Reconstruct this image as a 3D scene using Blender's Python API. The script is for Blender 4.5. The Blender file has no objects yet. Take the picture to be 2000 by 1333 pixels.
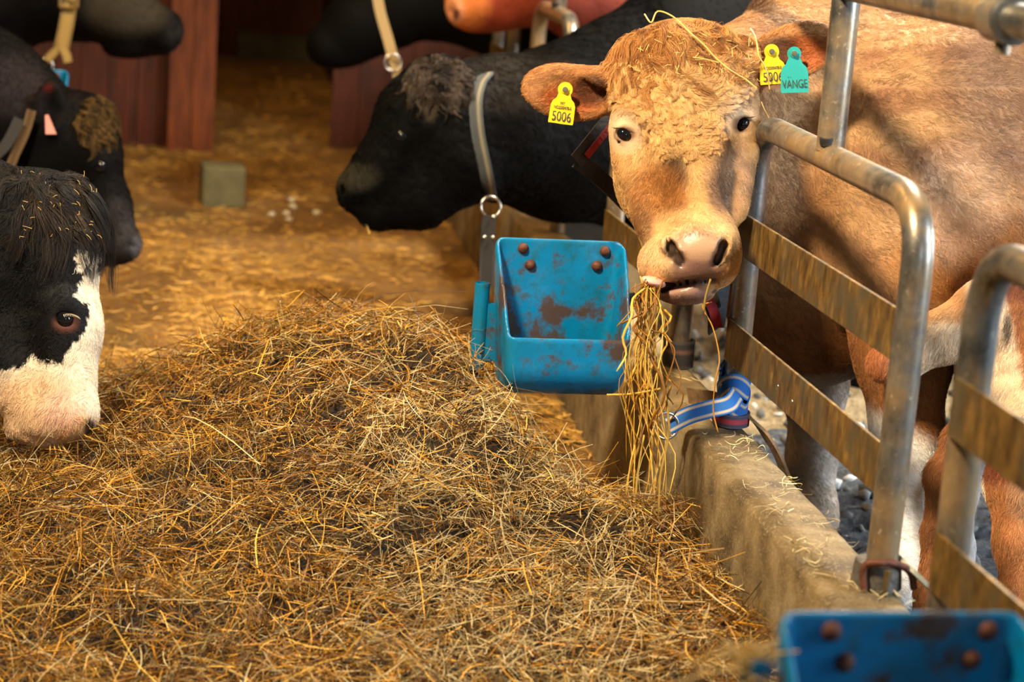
import bpy, bmesh, math, random
import numpy as np
from mathutils import Vector, Matrix, Euler
from mathutils.bvhtree import BVHTree
random.seed(7); rng = np.random.default_rng(7)
SC = bpy.context.scene; COL = SC.collection
PI = math.pi
# ------------------------------------------------------------------ camera, light, exposure
FPX, CAMH = 4000.0, 1.35
_cy = np.array([-570, -946.5, 4000.]); _cy /= np.linalg.norm(_cy)      # the kerb's direction seen from the camera
_d = np.array([-.075, 1, .226]); _d -= _cy*_d.dot(_cy); _d /= np.linalg.norm(_d)
_cz = -_d; _cx = np.cross(_cy, _cz)
M = np.array([_cx, _cy, _cz]); CAM = np.array([0, 0, CAMH])
cd = bpy.data.cameras.new('camera'); cam = bpy.data.objects.new('camera', cd); COL.objects.link(cam)
cd.lens = FPX/2000*36; cd.sensor_width = 36; cd.clip_start = .05
mw = Matrix.Identity(4)
for r in range(3):
    mw[r][0] = M[r, 0]; mw[r][1] = -M[r, 1]; mw[r][2] = -M[r, 2]; mw[r][3] = CAM[r]
cam.matrix_world = mw
cd.dof.use_dof = True; cd.dof.focus_distance = 3.9; cd.dof.aperture_fstop = 3.4
SC.camera = cam
SC.view_settings.view_transform = 'Standard'; SC.view_settings.look = 'None'
SC.view_settings.gamma = 1; SC.view_settings.use_curve_mapping = False
SC.view_settings.exposure = 0.0
W = bpy.data.worlds.new('barn_air'); SC.world = W; W.use_nodes = True
W.node_tree.nodes['Background'].inputs[0].default_value = (.80, .72, .62, 1)
W.node_tree.nodes['Background'].inputs[1].default_value = .008
def area(name, loc, target, size, power, color, sy=None):
    l = bpy.data.lights.new(name, 'AREA'); l.energy = power; l.color = color; l.size = size
    if sy: l.shape = 'RECTANGLE'; l.size_y = sy
    o = bpy.data.objects.new(name, l); COL.objects.link(o); o.location = loc
    o.rotation_euler = (Vector(target)-Vector(loc)).to_track_quat('-Z', 'Y').to_euler(); return o
area('barn_lamp_light', (-.85, 2.1, 3.2), (1.0, 3.9, .7), .34, 98, (1, .83, .58))
area('daylight_doorway', (4.3, 1.5, 1.75), (.8, 3.7, .35), 1.4, 240, (.66, .82, 1), 1.9)
area('aisle_lamp_light', (-.6, 5.8, 3.5), (.1, 6.9, 0), .5, 85, (1, .62, .22))
area('far_aisle_lamp_light', (.3, 10.8, 3.4), (.3, 11.6, 0), .6, 22, (1, .62, .25))
area('bedding_fill_light', (2.1, 5.15, 3.0), (1.8, 5.3, .0), .5, 230, (1, .93, .8))  # unseen fill added overhead to brighten the bedding between the cows
area('foreleg_fill_light', (4.6, 4.85, .95), (1.4, 4.45, .25), 1.0, 190, (.9, .95, 1), .8)  # added low fill that brightens the far foreleg and the floor behind
area('front_fill_light', (1.5, -2.6, 2.1), (.9, 3.2, .4), 1.2, 34, (.74, .86, 1), 1.6)  # cool fill added behind the camera to brighten the near bowl
bpy.data.lights['barn_lamp_light'].spread = math.radians(100)
# ------------------------------------------------------------------ frames and helpers
def c3(x, y, Z): return np.array([(x-1000)/FPX*Z, (y-666.5)/FPX*Z, Z])
def to_w(c): return np.asarray(c) @ M.T + CAM
def to_c(w): return (np.asarray(w)-CAM) @ M
def P(x, y, Z): return to_w(c3(x, y, Z))
def PZ(x, y, z):
    r = M @ np.array([(x-1000)/FPX, (y-666.5)/FPX, 1.]); return CAM + r*(z-CAMH)/r[2]
def pix(c): return c[:, 0]/c[:, 2]*FPX+1000, c[:, 1]/c[:, 2]*FPX+666.5
def wloc(o):
    v = np.array(o.location)
    return v + (wloc(o.parent) if o.parent else 0)
def link_mesh(name, V, F, mat, parent=None, loc=None, smooth=True, col=None, uvmats=None):
    me = bpy.data.meshes.new(name); V = np.asarray(V, float)
    o = bpy.data.objects.new(name, me); COL.objects.link(o)
    if parent is not None: o.parent = parent; off = wloc(parent)
    elif loc is not None: o.location = loc; off = np.asarray(loc)
    else:
        off = np.array([V[:, 0].mean(), V[:, 1].mean(), V[:, 2].min()]); o.location = off
    V = V-off
    if isinstance(F, np.ndarray):
        n, k = F.shape
        me.vertices.add(len(V)); me.vertices.foreach_set('co', V.astype(np.float32).ravel())
        me.loops.add(n*k); me.loops.foreach_set('vertex_index', F.astype(np.int32).ravel())
        me.polygons.add(n); me.polygons.foreach_set('loop_start', np.arange(0, n*k, k, dtype=np.int32))
        me.update(calc_edges=True); me.validate()
    else:
        me.from_pydata(V.tolist(), [], F)
    if smooth: me.polygons.foreach_set('use_smooth', np.ones(len(me.polygons), bool))
    for m in (mat if isinstance(mat, list) else [mat]): me.materials.append(m)
    if uvmats is not None: me.polygons.foreach_set('material_index', np.asarray(uvmats, np.int32))
    if col is not None:
        a = me.attributes.new('Col', 'FLOAT_COLOR', 'POINT')
        c4 = np.ones((len(V), 4), np.float32); c4[:, :3] = col; a.data.foreach_set('color', c4.ravel())
    me.update(); return o
def tag(o, label=None, cat=None, group=None, kind=None):
    if label: o['label'] = label
    if cat: o['category'] = cat
    if group: o['group'] = group
    if kind: o['kind'] = kind
    return o
def empty(name, loc, label=None, cat=None, group=None):
    o = bpy.data.objects.new(name, None); o.empty_display_size = .05; COL.objects.link(o); o.location = loc
    return tag(o, label, cat, group)
class MB:
    def __init__(s): s.v = []; s.f = []
    def add(s, V, F):
        n = len(s.v); s.v += [tuple(map(float, p)) for p in V]; s.f += [tuple(i+n for i in q) for q in F]
    def box(s, lo, hi):
        x0, y0, z0 = lo; x1, y1, z1 = hi
        s.add([(x0,y0,z0),(x1,y0,z0),(x1,y1,z0),(x0,y1,z0),(x0,y0,z1),(x1,y0,z1),(x1,y1,z1),(x0,y1,z1)],
              [(0,3,2,1),(4,5,6,7),(0,1,5,4),(1,2,6,5),(2,3,7,6),(3,0,4,7)])
    def tube(s, pts, r, n=16, cap=True, closed=False):
        pts = [np.asarray(p, float) for p in pts]; m = len(pts)
        rr = r if hasattr(r, '__len__') else [r]*m
        up = None; V = []
        for i in range(m):
            a = pts[(i-1) % m] if (i or closed) else pts[0]; b = pts[(i+1) % m] if (i < m-1 or closed) else pts[-1]
            t = b-a; t = t/(np.linalg.norm(t)+1e-9)
            if up is None:
                up = np.cross(t, [0, 0, 1.]) if abs(t[2]) < .9 else np.cross(t, [1., 0, 0])
            up = up - t*up.dot(t); up /= np.linalg.norm(up)+1e-9; sd = np.cross(t, up)
            for k in range(n):
                w = 2*PI*k/n; V.append(pts[i]+rr[i]*(math.cos(w)*up+math.sin(w)*sd))
        F = []
        for i in range(m if closed else m-1):
            j = (i+1) % m
            for k in range(n): F.append((i*n+k, i*n+(k+1) % n, j*n+(k+1) % n, j*n+k))
        if cap and not closed:
            F.append(tuple(range(n))[::-1]); F.append(tuple((m-1)*n+k for k in range(n)))
        s.add(V, F)
    def strip(s, pts, ups, w, th):                                  # flat strap of width w along ups, thickness th
        pts = [np.asarray(p, float) for p in pts]; m = len(pts); V = []
        for i in range(m):
            t = pts[min(i+1, m-1)]-pts[max(i-1, 0)]; t /= np.linalg.norm(t)+1e-9
            u = np.asarray(ups[i] if isinstance(ups, list) else ups, float); u = u-t*u.dot(t); u /= np.linalg.norm(u)+1e-9
            n = np.cross(t, u)
            for a, b in ((-1, -1), (1, -1), (1, 1), (-1, 1)): V.append(pts[i]+u*a*w/2+n*b*th/2)
        F = [(3, 2, 1, 0), tuple(4*(m-1)+k for k in range(4))]
        for i in range(m-1):
            for k in range(4): F.append((4*i+k, 4*i+(k+1) % 4, 4*i+4+(k+1) % 4, 4*i+4+k))
        s.add(V, F)
    def dome(s, c, n, r, h, seg=14, rings=5):
        c = np.asarray(c, float); n = np.asarray(n, float)/np.linalg.norm(n)
        u = np.cross(n, [0, 0, 1.]) if abs(n[2]) < .9 else np.cross(n, [1., 0, 0]); u /= np.linalg.norm(u); v = np.cross(n, u)
        V = []; F = []
        for i in range(rings):
            a = PI/2*i/rings
            for k in range(seg):
                w = 2*PI*k/seg; V.append(c+r*math.cos(a)*(math.cos(w)*u+math.sin(w)*v)+n*h*math.sin(a))
        V.append(c+n*h)
        for i in range(rings-1):
            for k in range(seg): F.append((i*seg+k, i*seg+(k+1) % seg, (i+1)*seg+(k+1) % seg, (i+1)*seg+k))
        for k in range(seg): F.append(((rings-1)*seg+k, (rings-1)*seg+(k+1) % seg, rings*seg))
        F.append(tuple(range(seg))[::-1]); s.add(V, F)
    def build(s, name, mat, parent=None, loc=None, smooth=True, bevel=0):
        o = link_mesh(name, s.v, s.f, mat, parent, loc, smooth)
        if smooth:
            try: o.data.set_sharp_from_angle(angle=.9)
            except Exception: pass
        if bevel:
            b = o.modifiers.new('bevel', 'BEVEL'); b.width = bevel; b.segments = 3; b.limit_method = 'ANGLE'
        return o
def fillet(pts, r, n=8):
    pts = [np.asarray(p, float) for p in pts]; out = [pts[0]]
    for i in range(1, len(pts)-1):
        a = pts[i-1]-pts[i]; b = pts[i+1]-pts[i]; la, lb = np.linalg.norm(a), np.linalg.norm(b)
        q = min(r, la*.49, lb*.49); p0 = pts[i]+a/la*q; p1 = pts[i]+b/lb*q
        for k in range(n+1):
            t = k/n; out.append((1-t)**2*p0+2*t*(1-t)*pts[i]+t*t*p1)
    out.append(pts[-1]); return out
def spline(pts, n=8):
    pts = [np.asarray(p, float) for p in pts]; out = []
    q = [2*pts[0]-pts[1]]+pts+[2*pts[-1]-pts[-2]]
    for i in range(1, len(q)-2):
        for k in range(n):
            t = k/n
            out.append(.5*(2*q[i]+(q[i+1]-q[i-1])*t+(2*q[i-1]-5*q[i]+4*q[i+1]-q[i+2])*t*t+(3*q[i]-q[i-1]-3*q[i+1]+q[i+2])*t**3))
    out.append(pts[-1]); return out
_nk = rng.normal(size=(24, 3)); _nk /= np.linalg.norm(_nk, axis=1, keepdims=True); _nk *= rng.uniform(.6, 1.6, (24, 1)); _np = rng.uniform(0, 6.28, 24)
def noise(p, scale, seed=0):
    a = (np.asarray(p) @ np.roll(_nk, seed, axis=0)[:12].T)*(2*PI/scale)+np.roll(_np, seed*5)[:12]
    return np.sin(a).sum(-1)/3.5
def in_poly(x, y, poly):
    ins = np.zeros(len(x), bool); n = len(poly)
    for i in range(n):
        x0, y0 = poly[i]; x1, y1 = poly[(i+1) % n]
        if y0 == y1: continue
        c = ((y0 > y) != (y1 > y)) & (x < (x1-x0)*(y-y0)/(y1-y0)+x0); ins ^= c
    return ins
# ------------------------------------------------------------------ materials
def S(c):                                                           # sRGB 0-255 -> linear
    return tuple((v/255/12.92 if v/255 <= .04045 else ((v/255+.055)/1.055)**2.4) for v in c)
class NT:
    def __init__(s, name):
        s.m = bpy.data.materials.new(name); s.m.use_nodes = True; s.t = s.m.node_tree; s.b = s.t.nodes['Principled BSDF']
    def n(s, kind, **kw):
        x = s.t.nodes.new(kind)
        for k, v in kw.items():
            if k in x.inputs: x.inputs[k].default_value = v
            else: setattr(x, k, v)
        return x
    def l(s, a, b): s.t.links.new(a, b)
    def coord(s): return s.n('ShaderNodeTexCoord').outputs['Object']
    def noise(s, scale, detail=6, rough=.6, stretch=None):
        t = s.n('ShaderNodeTexNoise', Scale=scale, Detail=detail, Roughness=rough); c = s.coord()
        if stretch:
            mp = s.n('ShaderNodeMapping'); mp.inputs['Scale'].default_value = stretch; s.l(c, mp.inputs[0]); c = mp.outputs[0]
        s.l(c, t.inputs['Vector']); return t.outputs['Fac']
    def ramp(s, fac, stops):
        r = s.n('ShaderNodeValToRGB'); e = r.color_ramp.elements
        while len(e) < len(stops): e.new(.5)
        for i, (p, c) in enumerate(stops): e[i].position = p; e[i].color = (*c, 1)
        s.l(fac, r.inputs[0]); return r.outputs[0]
    def mix(s, fac, a, b, mode='MIX'):
        m = s.n('ShaderNodeMix', data_type='RGBA', blend_type=mode)
        for v, i in ((fac, 0), (a, 6), (b, 7)):
            if hasattr(v, 'is_linked'): s.l(v, m.inputs[i])
            else: m.inputs[i].default_value = v if i == 0 else (*v, 1)
        return m.outputs[2]
    def bump(s, fac, strength, dist=.01):
        b = s.n('ShaderNodeBump', Strength=strength, Distance=dist); s.l(fac, b.inputs['Height']); s.l(b.outputs[0], s.b.inputs['Normal'])
    def base(s, c):
        if hasattr(c, 'is_linked'): s.l(c, s.b.inputs['Base Color'])
        else: s.b.inputs['Base Color'].default_value = (*c, 1)
    def set(s, **kw):
        for k, v in kw.items():
            i = s.b.inputs[k.replace('_', ' ')]
            if hasattr(v, 'is_linked'): s.l(v, i)
            else: i.default_value = v
        return s.m
def plain(name, c, rough=.5, metal=0, var=.25, sc=30, bump=0):
    t = NT(name); f = t.noise(sc)
    t.base(t.ramp(f, [(.3, tuple(v*(1-var) for v in c)), (.7, tuple(min(1, v*(1+var)) for v in c))]))
    if bump: t.bump(f, bump)
    return t.set(Roughness=rough, Metallic=metal)
def attr_mat(name, rough=.6, spec=.3, sheen=0, bump=0, bs=200):
    t = NT(name); a = t.n('ShaderNodeAttribute', attribute_name='Col'); t.base(a.outputs['Color'])
    if bump: t.bump(t.noise(bs), bump, .004)
    m = t.set(Roughness=rough); t.b.inputs['Specular IOR Level'].default_value = spec
    if sheen: t.b.inputs['Sheen Weight'].default_value = sheen
    return m
def m_concrete():
    t = NT('kerb_concrete'); f = t.noise(9, 8); g = t.noise(160, 4, .8)
    c = t.ramp(f, [(.34, S((76, 58, 32))), (.52, S((120, 98, 62))), (.7, S((156, 136, 102)))])
    c = t.mix(t.ramp(g, [(.55, (0, 0, 0)), (.72, (1, 1, 1))]), c, S((178, 160, 124))); t.base(c)
    v = t.n('ShaderNodeTexVoronoi', Scale=34.); t.l(t.coord(), v.inputs['Vector'])
    pit = t.ramp(v.outputs['Distance'], [(.06, (0, 0, 0)), (.16, (1, 1, 1))])
    t.bump(t.mix(.6, pit, g), .45, .006); return t.set(Roughness=.75)
def m_floor():
    t = NT('aisle_floor'); f = t.noise(1.7, 8, .65, (1.6, 1, 1)); g = t.noise(26, 6, .75, (1.5, 1, 1))
    c = t.ramp(f, [(.32, S((104, 76, 44))), (.5, S((128, 92, 50))), (.7, S((150, 114, 70)))])
    c = t.mix(t.ramp(g, [(.5, (0, 0, 0)), (.66, (.8, .8, .8))]), c, S((186, 140, 60))); t.base(c)
    t.bump(g, .25, .008); return t.set(Roughness=t.ramp(f, [(.4, (.42,)*3), (.7, (.7,)*3)]))
def m_dirt():
    t = NT('stall_litter'); f = t.noise(55, 8, .8); g = t.noise(7, 5)
    c = t.ramp(f, [(.36, S((40, 40, 42))), (.5, S((88, 88, 88))), (.62, S((140, 136, 126))), (.74, S((196, 188, 170)))])
    c = t.mix(t.ramp(g, [(.4, (0, 0, 0)), (.65, (.45, .45, .45))]), c, S((70, 82, 100))); t.base(c)
    t.bump(f, 1., .03); return t.set(Roughness=.6)
def m_redwood(light):
    t = NT('red_boards'+('_lit' if light else '')); f = t.noise(5, 6, .6, (9, 9, .7)); g = t.noise(4, 4)
    a = (S((80, 32, 6)), S((118, 54, 10)), S((150, 78, 20))) if light else (S((56, 20, 4)), S((84, 31, 6)), S((110, 46, 11)))  # light: lamplight put into the board colours, for the door post
    c = t.ramp(f, [(.3, a[0]), (.52, a[1]), (.75, a[2])])
    c = t.mix(t.ramp(g, [(.5, (0, 0, 0)), (.75, (.6, .6, .6))]), c, S((52, 24, 12))); t.base(c)
    t.bump(f, .4); return t.set(Roughness=.65)
def m_pipe(seed=0):
    t = NT('galvanised_pipe'); f = t.noise(22, 8, .7, (1, 1, .5)); g = t.noise(6, 4); w = t.noise(90, 4, .7)
    c = t.ramp(f, [(.35, S((84, 80, 74))), (.6, S((150, 147, 140)))])
    c = t.mix(t.ramp(g, [(.42, (0, 0, 0)), (.6, (.75, .75, .75))]), c, S((158, 122, 70)))
    c = t.mix(t.ramp(w, [(.6, (0, 0, 0)), (.7, (.8, .8, .8))]), c, S((196, 180, 150))); t.base(c)
    t.bump(w, .12, .003)
    return t.set(Roughness=t.ramp(f, [(.3, (.42,)*3), (.7, (.3,)*3)]), Metallic=t.ramp(g, [(.4, (.85,)*3), (.62, (.3,)*3)]))
def m_slat():
    t = NT('dirty_flat_bar'); f = t.noise(60, 6, .7, (1, .8, .3)); g = t.noise(11, 6)
    c = t.ramp(f, [(.35, S((70, 50, 24))), (.55, S((128, 96, 46))), (.75, S((176, 142, 80)))])
    c = t.mix(t.ramp(g, [(.46, (0, 0, 0)), (.62, (.8, .8, .8))]), c, S((92, 84, 64))); t.base(c)
    t.bump(f, .15, .003); return t.set(Roughness=.42, Metallic=.45)
def m_blue():
    t = NT('blue_enamel'); f = t.noise(11, 8, .68); g = t.noise(45, 5, .7); h = t.noise(3.2, 3)
    c = t.ramp(h, [(.35, S((0, 106, 140))), (.65, S((0, 126, 182)))])
    c = t.mix(t.ramp(g, [(.50, (0, 0, 0)), (.68, (.6, .6, .6))]), c, S((24, 80, 80)))
    oi = t.n('ShaderNodeObjectInfo'); va = t.n('ShaderNodeVectorMath', operation='ADD'); t.l(t.coord(), va.inputs[0]); t.l(oi.outputs['Location'], va.inputs[1])
    nt = t.n('ShaderNodeTexNoise', Scale=10., Detail=8., Roughness=.66); t.l(va.outputs[0], nt.inputs['Vector']); sx = t.n('ShaderNodeSeparateXYZ'); t.l(t.coord(), sx.inputs[0])
    zr = t.ramp(sx.outputs['Z'], [(.03, (0, 0, 0)), (.08, (1, 1, 1)), (.16, (1, 1, 1)), (.24, (0, 0, 0))]); ad = t.n('ShaderNodeMath', operation='MULTIPLY_ADD'); t.l(zr, ad.inputs[0]); ad.inputs[1].default_value = .085; t.l(nt.outputs['Fac'], ad.inputs[2])
    c = t.mix(t.ramp(ad.outputs[0], [(.55, (0, 0, 0)), (.63, (.92, .92, .92))]), c, S((78, 52, 26))); t.base(c)
    t.bump(f, .2, .004); return t.set(Roughness=t.ramp(f, [(.5, (.34,)*3), (.65, (.75,)*3)]))
def m_strap(name, base, stripe, axis_scale, lo=.5, ang=0):
    t = NT(name); a = t.n('ShaderNodeAttribute', attribute_name='Col'); t.base(a.outputs['Color'])
    w = t.n('ShaderNodeTexWave', Scale=120.); t.l(t.coord(), w.inputs['Vector']); t.bump(w.outputs['Fac'], .1, .001)
    return t.set(Roughness=.75)
def m_bed():
    t = NT('straw_bedding'); f = t.noise(48, 8, .8, (1.6, 1, 1)); t.base(t.ramp(f, [(.34, S((120, 92, 58))), (.5, S((196, 166, 116))), (.68, S((236, 214, 170)))])); t.bump(f, 1., .03); return t.set(Roughness=.7)
MAT = dict(bed=m_bed(), concrete=m_concrete(), floor=m_floor(), dirt=m_dirt(), red=m_redwood(False), redl=m_redwood(True), pipe=m_pipe(),
    slat=m_slat(), blue=m_blue(), rust=plain('rusty_bolt', S((96, 52, 30)), .6, .3, .4, 90, .4),
    hair=attr_mat('hair_strands', .5, .22), dark_hair=attr_mat('dark_hair_strands', .5, .06), dark_skin=attr_mat('dark_hide', .7, .06), skin=attr_mat('hide', .65, .25, bump=.25), wet=attr_mat('muzzle_skin', .32, .5, bump=.2, bs=260),
    hay=attr_mat('hay_stalks', .5, .35), haybed=plain('hay_bed', S((40, 26, 8)), .9, 0, .6, 120, .8),  # hay_bed is darker than the stalks, painting shade into the gaps
    eye=plain('dark_eye', (.006, .006, .008), .06, 0, .2), black=plain('black_strap', (.02, .018, .017), .6, 0, .4, 60, .2),
    leather=plain('worn_leather', S((120, 92, 62)), .55, 0, .4, 50, .3), ylw=plain('yellow_tag', S((222, 182, 14)), .4, 0, .06),
    teal=plain('teal_tag', S((36, 150, 138)), .4, 0, .06), ink=plain('tag_ink', (.03, .028, .02), .6, 0, .1), steel=plain('ring_steel', (.62, .58, .5), .28, 1, .2, 80),
    strapcol=m_strap('webbing', 0, 0, 0), grey=plain('grey_block_face', S((100, 94, 64)), .8, 0, .25, 14, .3), pink=plain('pink_tag', S((236, 150, 136)), .5, 0, .08),
    redstrap=plain('red_webbing', S((150, 22, 20)), .7, 0, .25, 80, .2), wall=plain('far_dark_wall', S((70, 44, 22)), .8, 0, .4, 3),
    pellet=plain('pale_lump', S((226, 216, 190)), .7, 0, .1), tan_strap=plain('tan_webbing', S((172, 146, 82)), .75, 0, .3, 40, .2), tongue=plain('tongue_skin', S((226, 170, 150)), .35, 0, .1, 60, .1),
    mud=plain('sill_mud', S((84, 80, 62)), .8, 0, .3, 8))
# ------------------------------------------------------------------ solid shapes: blended signed distances turned into one mesh
class Field:
    def __init__(s, xs, ys, zs):
        s.ax = [np.asarray(a, np.float32) for a in (xs, ys, zs)]; s.v = np.full([len(a) for a in s.ax], .5, np.float32)
    def _blk(s, lo, hi):
        sl = tuple(slice(max(0, np.searchsorted(a, l)-1), min(len(a), np.searchsorted(a, h)+1)) for a, l, h in zip(s.ax, lo, hi))
        g = np.meshgrid(*[a[q] for a, q in zip(s.ax, sl)], indexing='ij', sparse=True); return sl, g
    def _put(s, sl, d, k, sub):
        v = s.v[sl]
        if v.size == 0: return
        a, b = (-v, d) if sub else (v, d)
        h = np.clip(.5+.5*(b-a)/k, 0, 1); r = b*(1-h)+a*h-k*h*(1-h); s.v[sl] = -r if sub else r
    def cone(s, a, b, ra, rb, k=.02, sub=False):
        a = np.asarray(a, float); b = np.asarray(b, float); m = max(ra, rb)+k+.05
        sl, (x, y, z) = s._blk(np.minimum(a, b)-m, np.maximum(a, b)+m); ab = b-a; L = ab.dot(ab)+1e-12
        t = np.clip(((x-a[0])*ab[0]+(y-a[1])*ab[1]+(z-a[2])*ab[2])/L, 0, 1)
        d = np.sqrt((x-a[0]-t*ab[0])**2+(y-a[1]-t*ab[1])**2+(z-a[2]-t*ab[2])**2)-(ra+(rb-ra)*t); s._put(sl, d, k, sub)
    def chain(s, pts, k=.02, sub=False):                            # [(point, radius), ...]
        for (p, r), (q, u) in zip(pts, pts[1:]): s.cone(p, q, r, u, k, sub)
    def ell(s, c, r, R=None, k=.02, sub=False):
        c = np.asarray(c, float); r = np.asarray(r, float); m = (r.max() if R is not None else r)+k+.05
        sl, (x, y, z) = s._blk(c-m, c+m); x, y, z = x-c[0], y-c[1], z-c[2]
        if R is not None: x, y, z = [R[i][0]*x+R[i][1]*y+R[i][2]*z for i in range(3)]
        k0 = np.sqrt((x/r[0])**2+(y/r[1])**2+(z/r[2])**2); k1 = np.sqrt((x/r[0]**2)**2+(y/r[1]**2)**2+(z/r[2]**2)**2)+1e-9
        s._put(sl, k0*(k0-1)/k1, k, sub)
    def front(s, x, y):                                             # depth at which the line of sight through a pixel meets the solid
        zs = np.arange(s.ax[2][0], s.ax[2][0]+.6, .002); p = [c3(x, y, z) for z in zs]
        for q in p:
            i = [int(np.clip(np.searchsorted(a, v), 0, len(a)-1)) for a, v in zip(s.ax, q)]
            if s.v[tuple(i)] < 0: return q[2]
        return Z0
    def mesh(s):
        V = s.v; n = V.shape; ins = V < 0; cnt = np.zeros([q-1 for q in n], np.int8); cor = [(i, j, k) for i in (0, 1) for j in (0, 1) for k in (0, 1)]
        for i, j, k in cor: cnt += ins[i:n[0]-1+i, j:n[1]-1+j, k:n[2]-1+k]
        mask = (cnt > 0) & (cnt < 8); idx = np.full(mask.shape, -1, np.int32); cells = np.argwhere(mask); idx[mask] = np.arange(len(cells))
        acc = np.zeros((len(cells), 3)); num = np.zeros(len(cells))
        vals = {c: V[cells[:, 0]+c[0], cells[:, 1]+c[1], cells[:, 2]+c[2]] for c in cor}
        for c in cor:
            for a in range(3):
                if c[a]: continue
                e = list(c); e[a] = 1; va, vb = vals[c], vals[tuple(e)]; cr = (va < 0) != (vb < 0)
                t = np.where(cr, va/np.where(cr, va-vb, 1), 0); p = np.tile(np.array(c, float), (len(cells), 1)); p[:, a] += t
                acc += p*cr[:, None]; num += cr
        fr = acc/num[:, None]; out = np.zeros((len(cells), 3))
        for a in range(3):
            A = s.ax[a]; i = cells[:, a]; out[:, a] = A[i]+fr[:, a]*(A[i+1]-A[i])
        Fs = []
        for a in range(3):
            b, c = (a+1) % 3, (a+2) % 3; lo = [slice(None)]*3; hi = [slice(None)]*3; lo[a] = slice(0, -1); hi[a] = slice(1, None)
            s0, s1 = ins[tuple(lo)], ins[tuple(hi)]; e = np.argwhere(s0 != s1); e = e[(e[:, b] > 0) & (e[:, c] > 0) & (e[:, b] < n[b]-1) & (e[:, c] < n[c]-1)]
            if not len(e): continue
            def cid(db, dc):
                q = e.copy(); q[:, b] -= db; q[:, c] -= dc; return idx[q[:, 0], q[:, 1], q[:, 2]]
            f = np.stack([cid(1, 1), cid(0, 1), cid(0, 0), cid(1, 0)], 1); fl = ~s0[e[:, 0], e[:, 1], e[:, 2]]; f[fl] = f[fl][:, ::-1]; Fs.append(f)
        F = np.concatenate(Fs); F = F[(F >= 0).all(1)]; return out, F
def axis(lo, hi, coarse, fines=()):                                # grid positions: fine = (from, to, step)
    out = [lo]
    while out[-1] < hi:
        x = out[-1]; st = coarse
        for a, b, f in fines:
            if a <= x < b: st = min(st, f)
            elif x < a: st = min(st, max(f, (a-x)*.35+f))
            else: st = min(st, max(f, (x-b)*.35+f))
        out.append(x+st)
    return np.array(out)
def vnormals(V, F):
    n = np.cross(V[F[:, 2]]-V[F[:, 0]], V[F[:, 3]]-V[F[:, 1]]); N = np.zeros_like(V)
    for k in range(4): np.add.at(N, F[:, k], n)
    return N/(np.linalg.norm(N, axis=1, keepdims=True)+1e-12)
def smooth_mesh(V, F, it=1):
    for _ in range(it):
        A = np.zeros_like(V); c = np.zeros(len(V))
        for k in range(4):
            for j in (1, 3): np.add.at(A, F[:, k], V[F[:, (k+j) % 4]]); np.add.at(c, F[:, k], 1)
        V = .5*V+.5*A/np.maximum(c, 1)[:, None]
    return V
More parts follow.
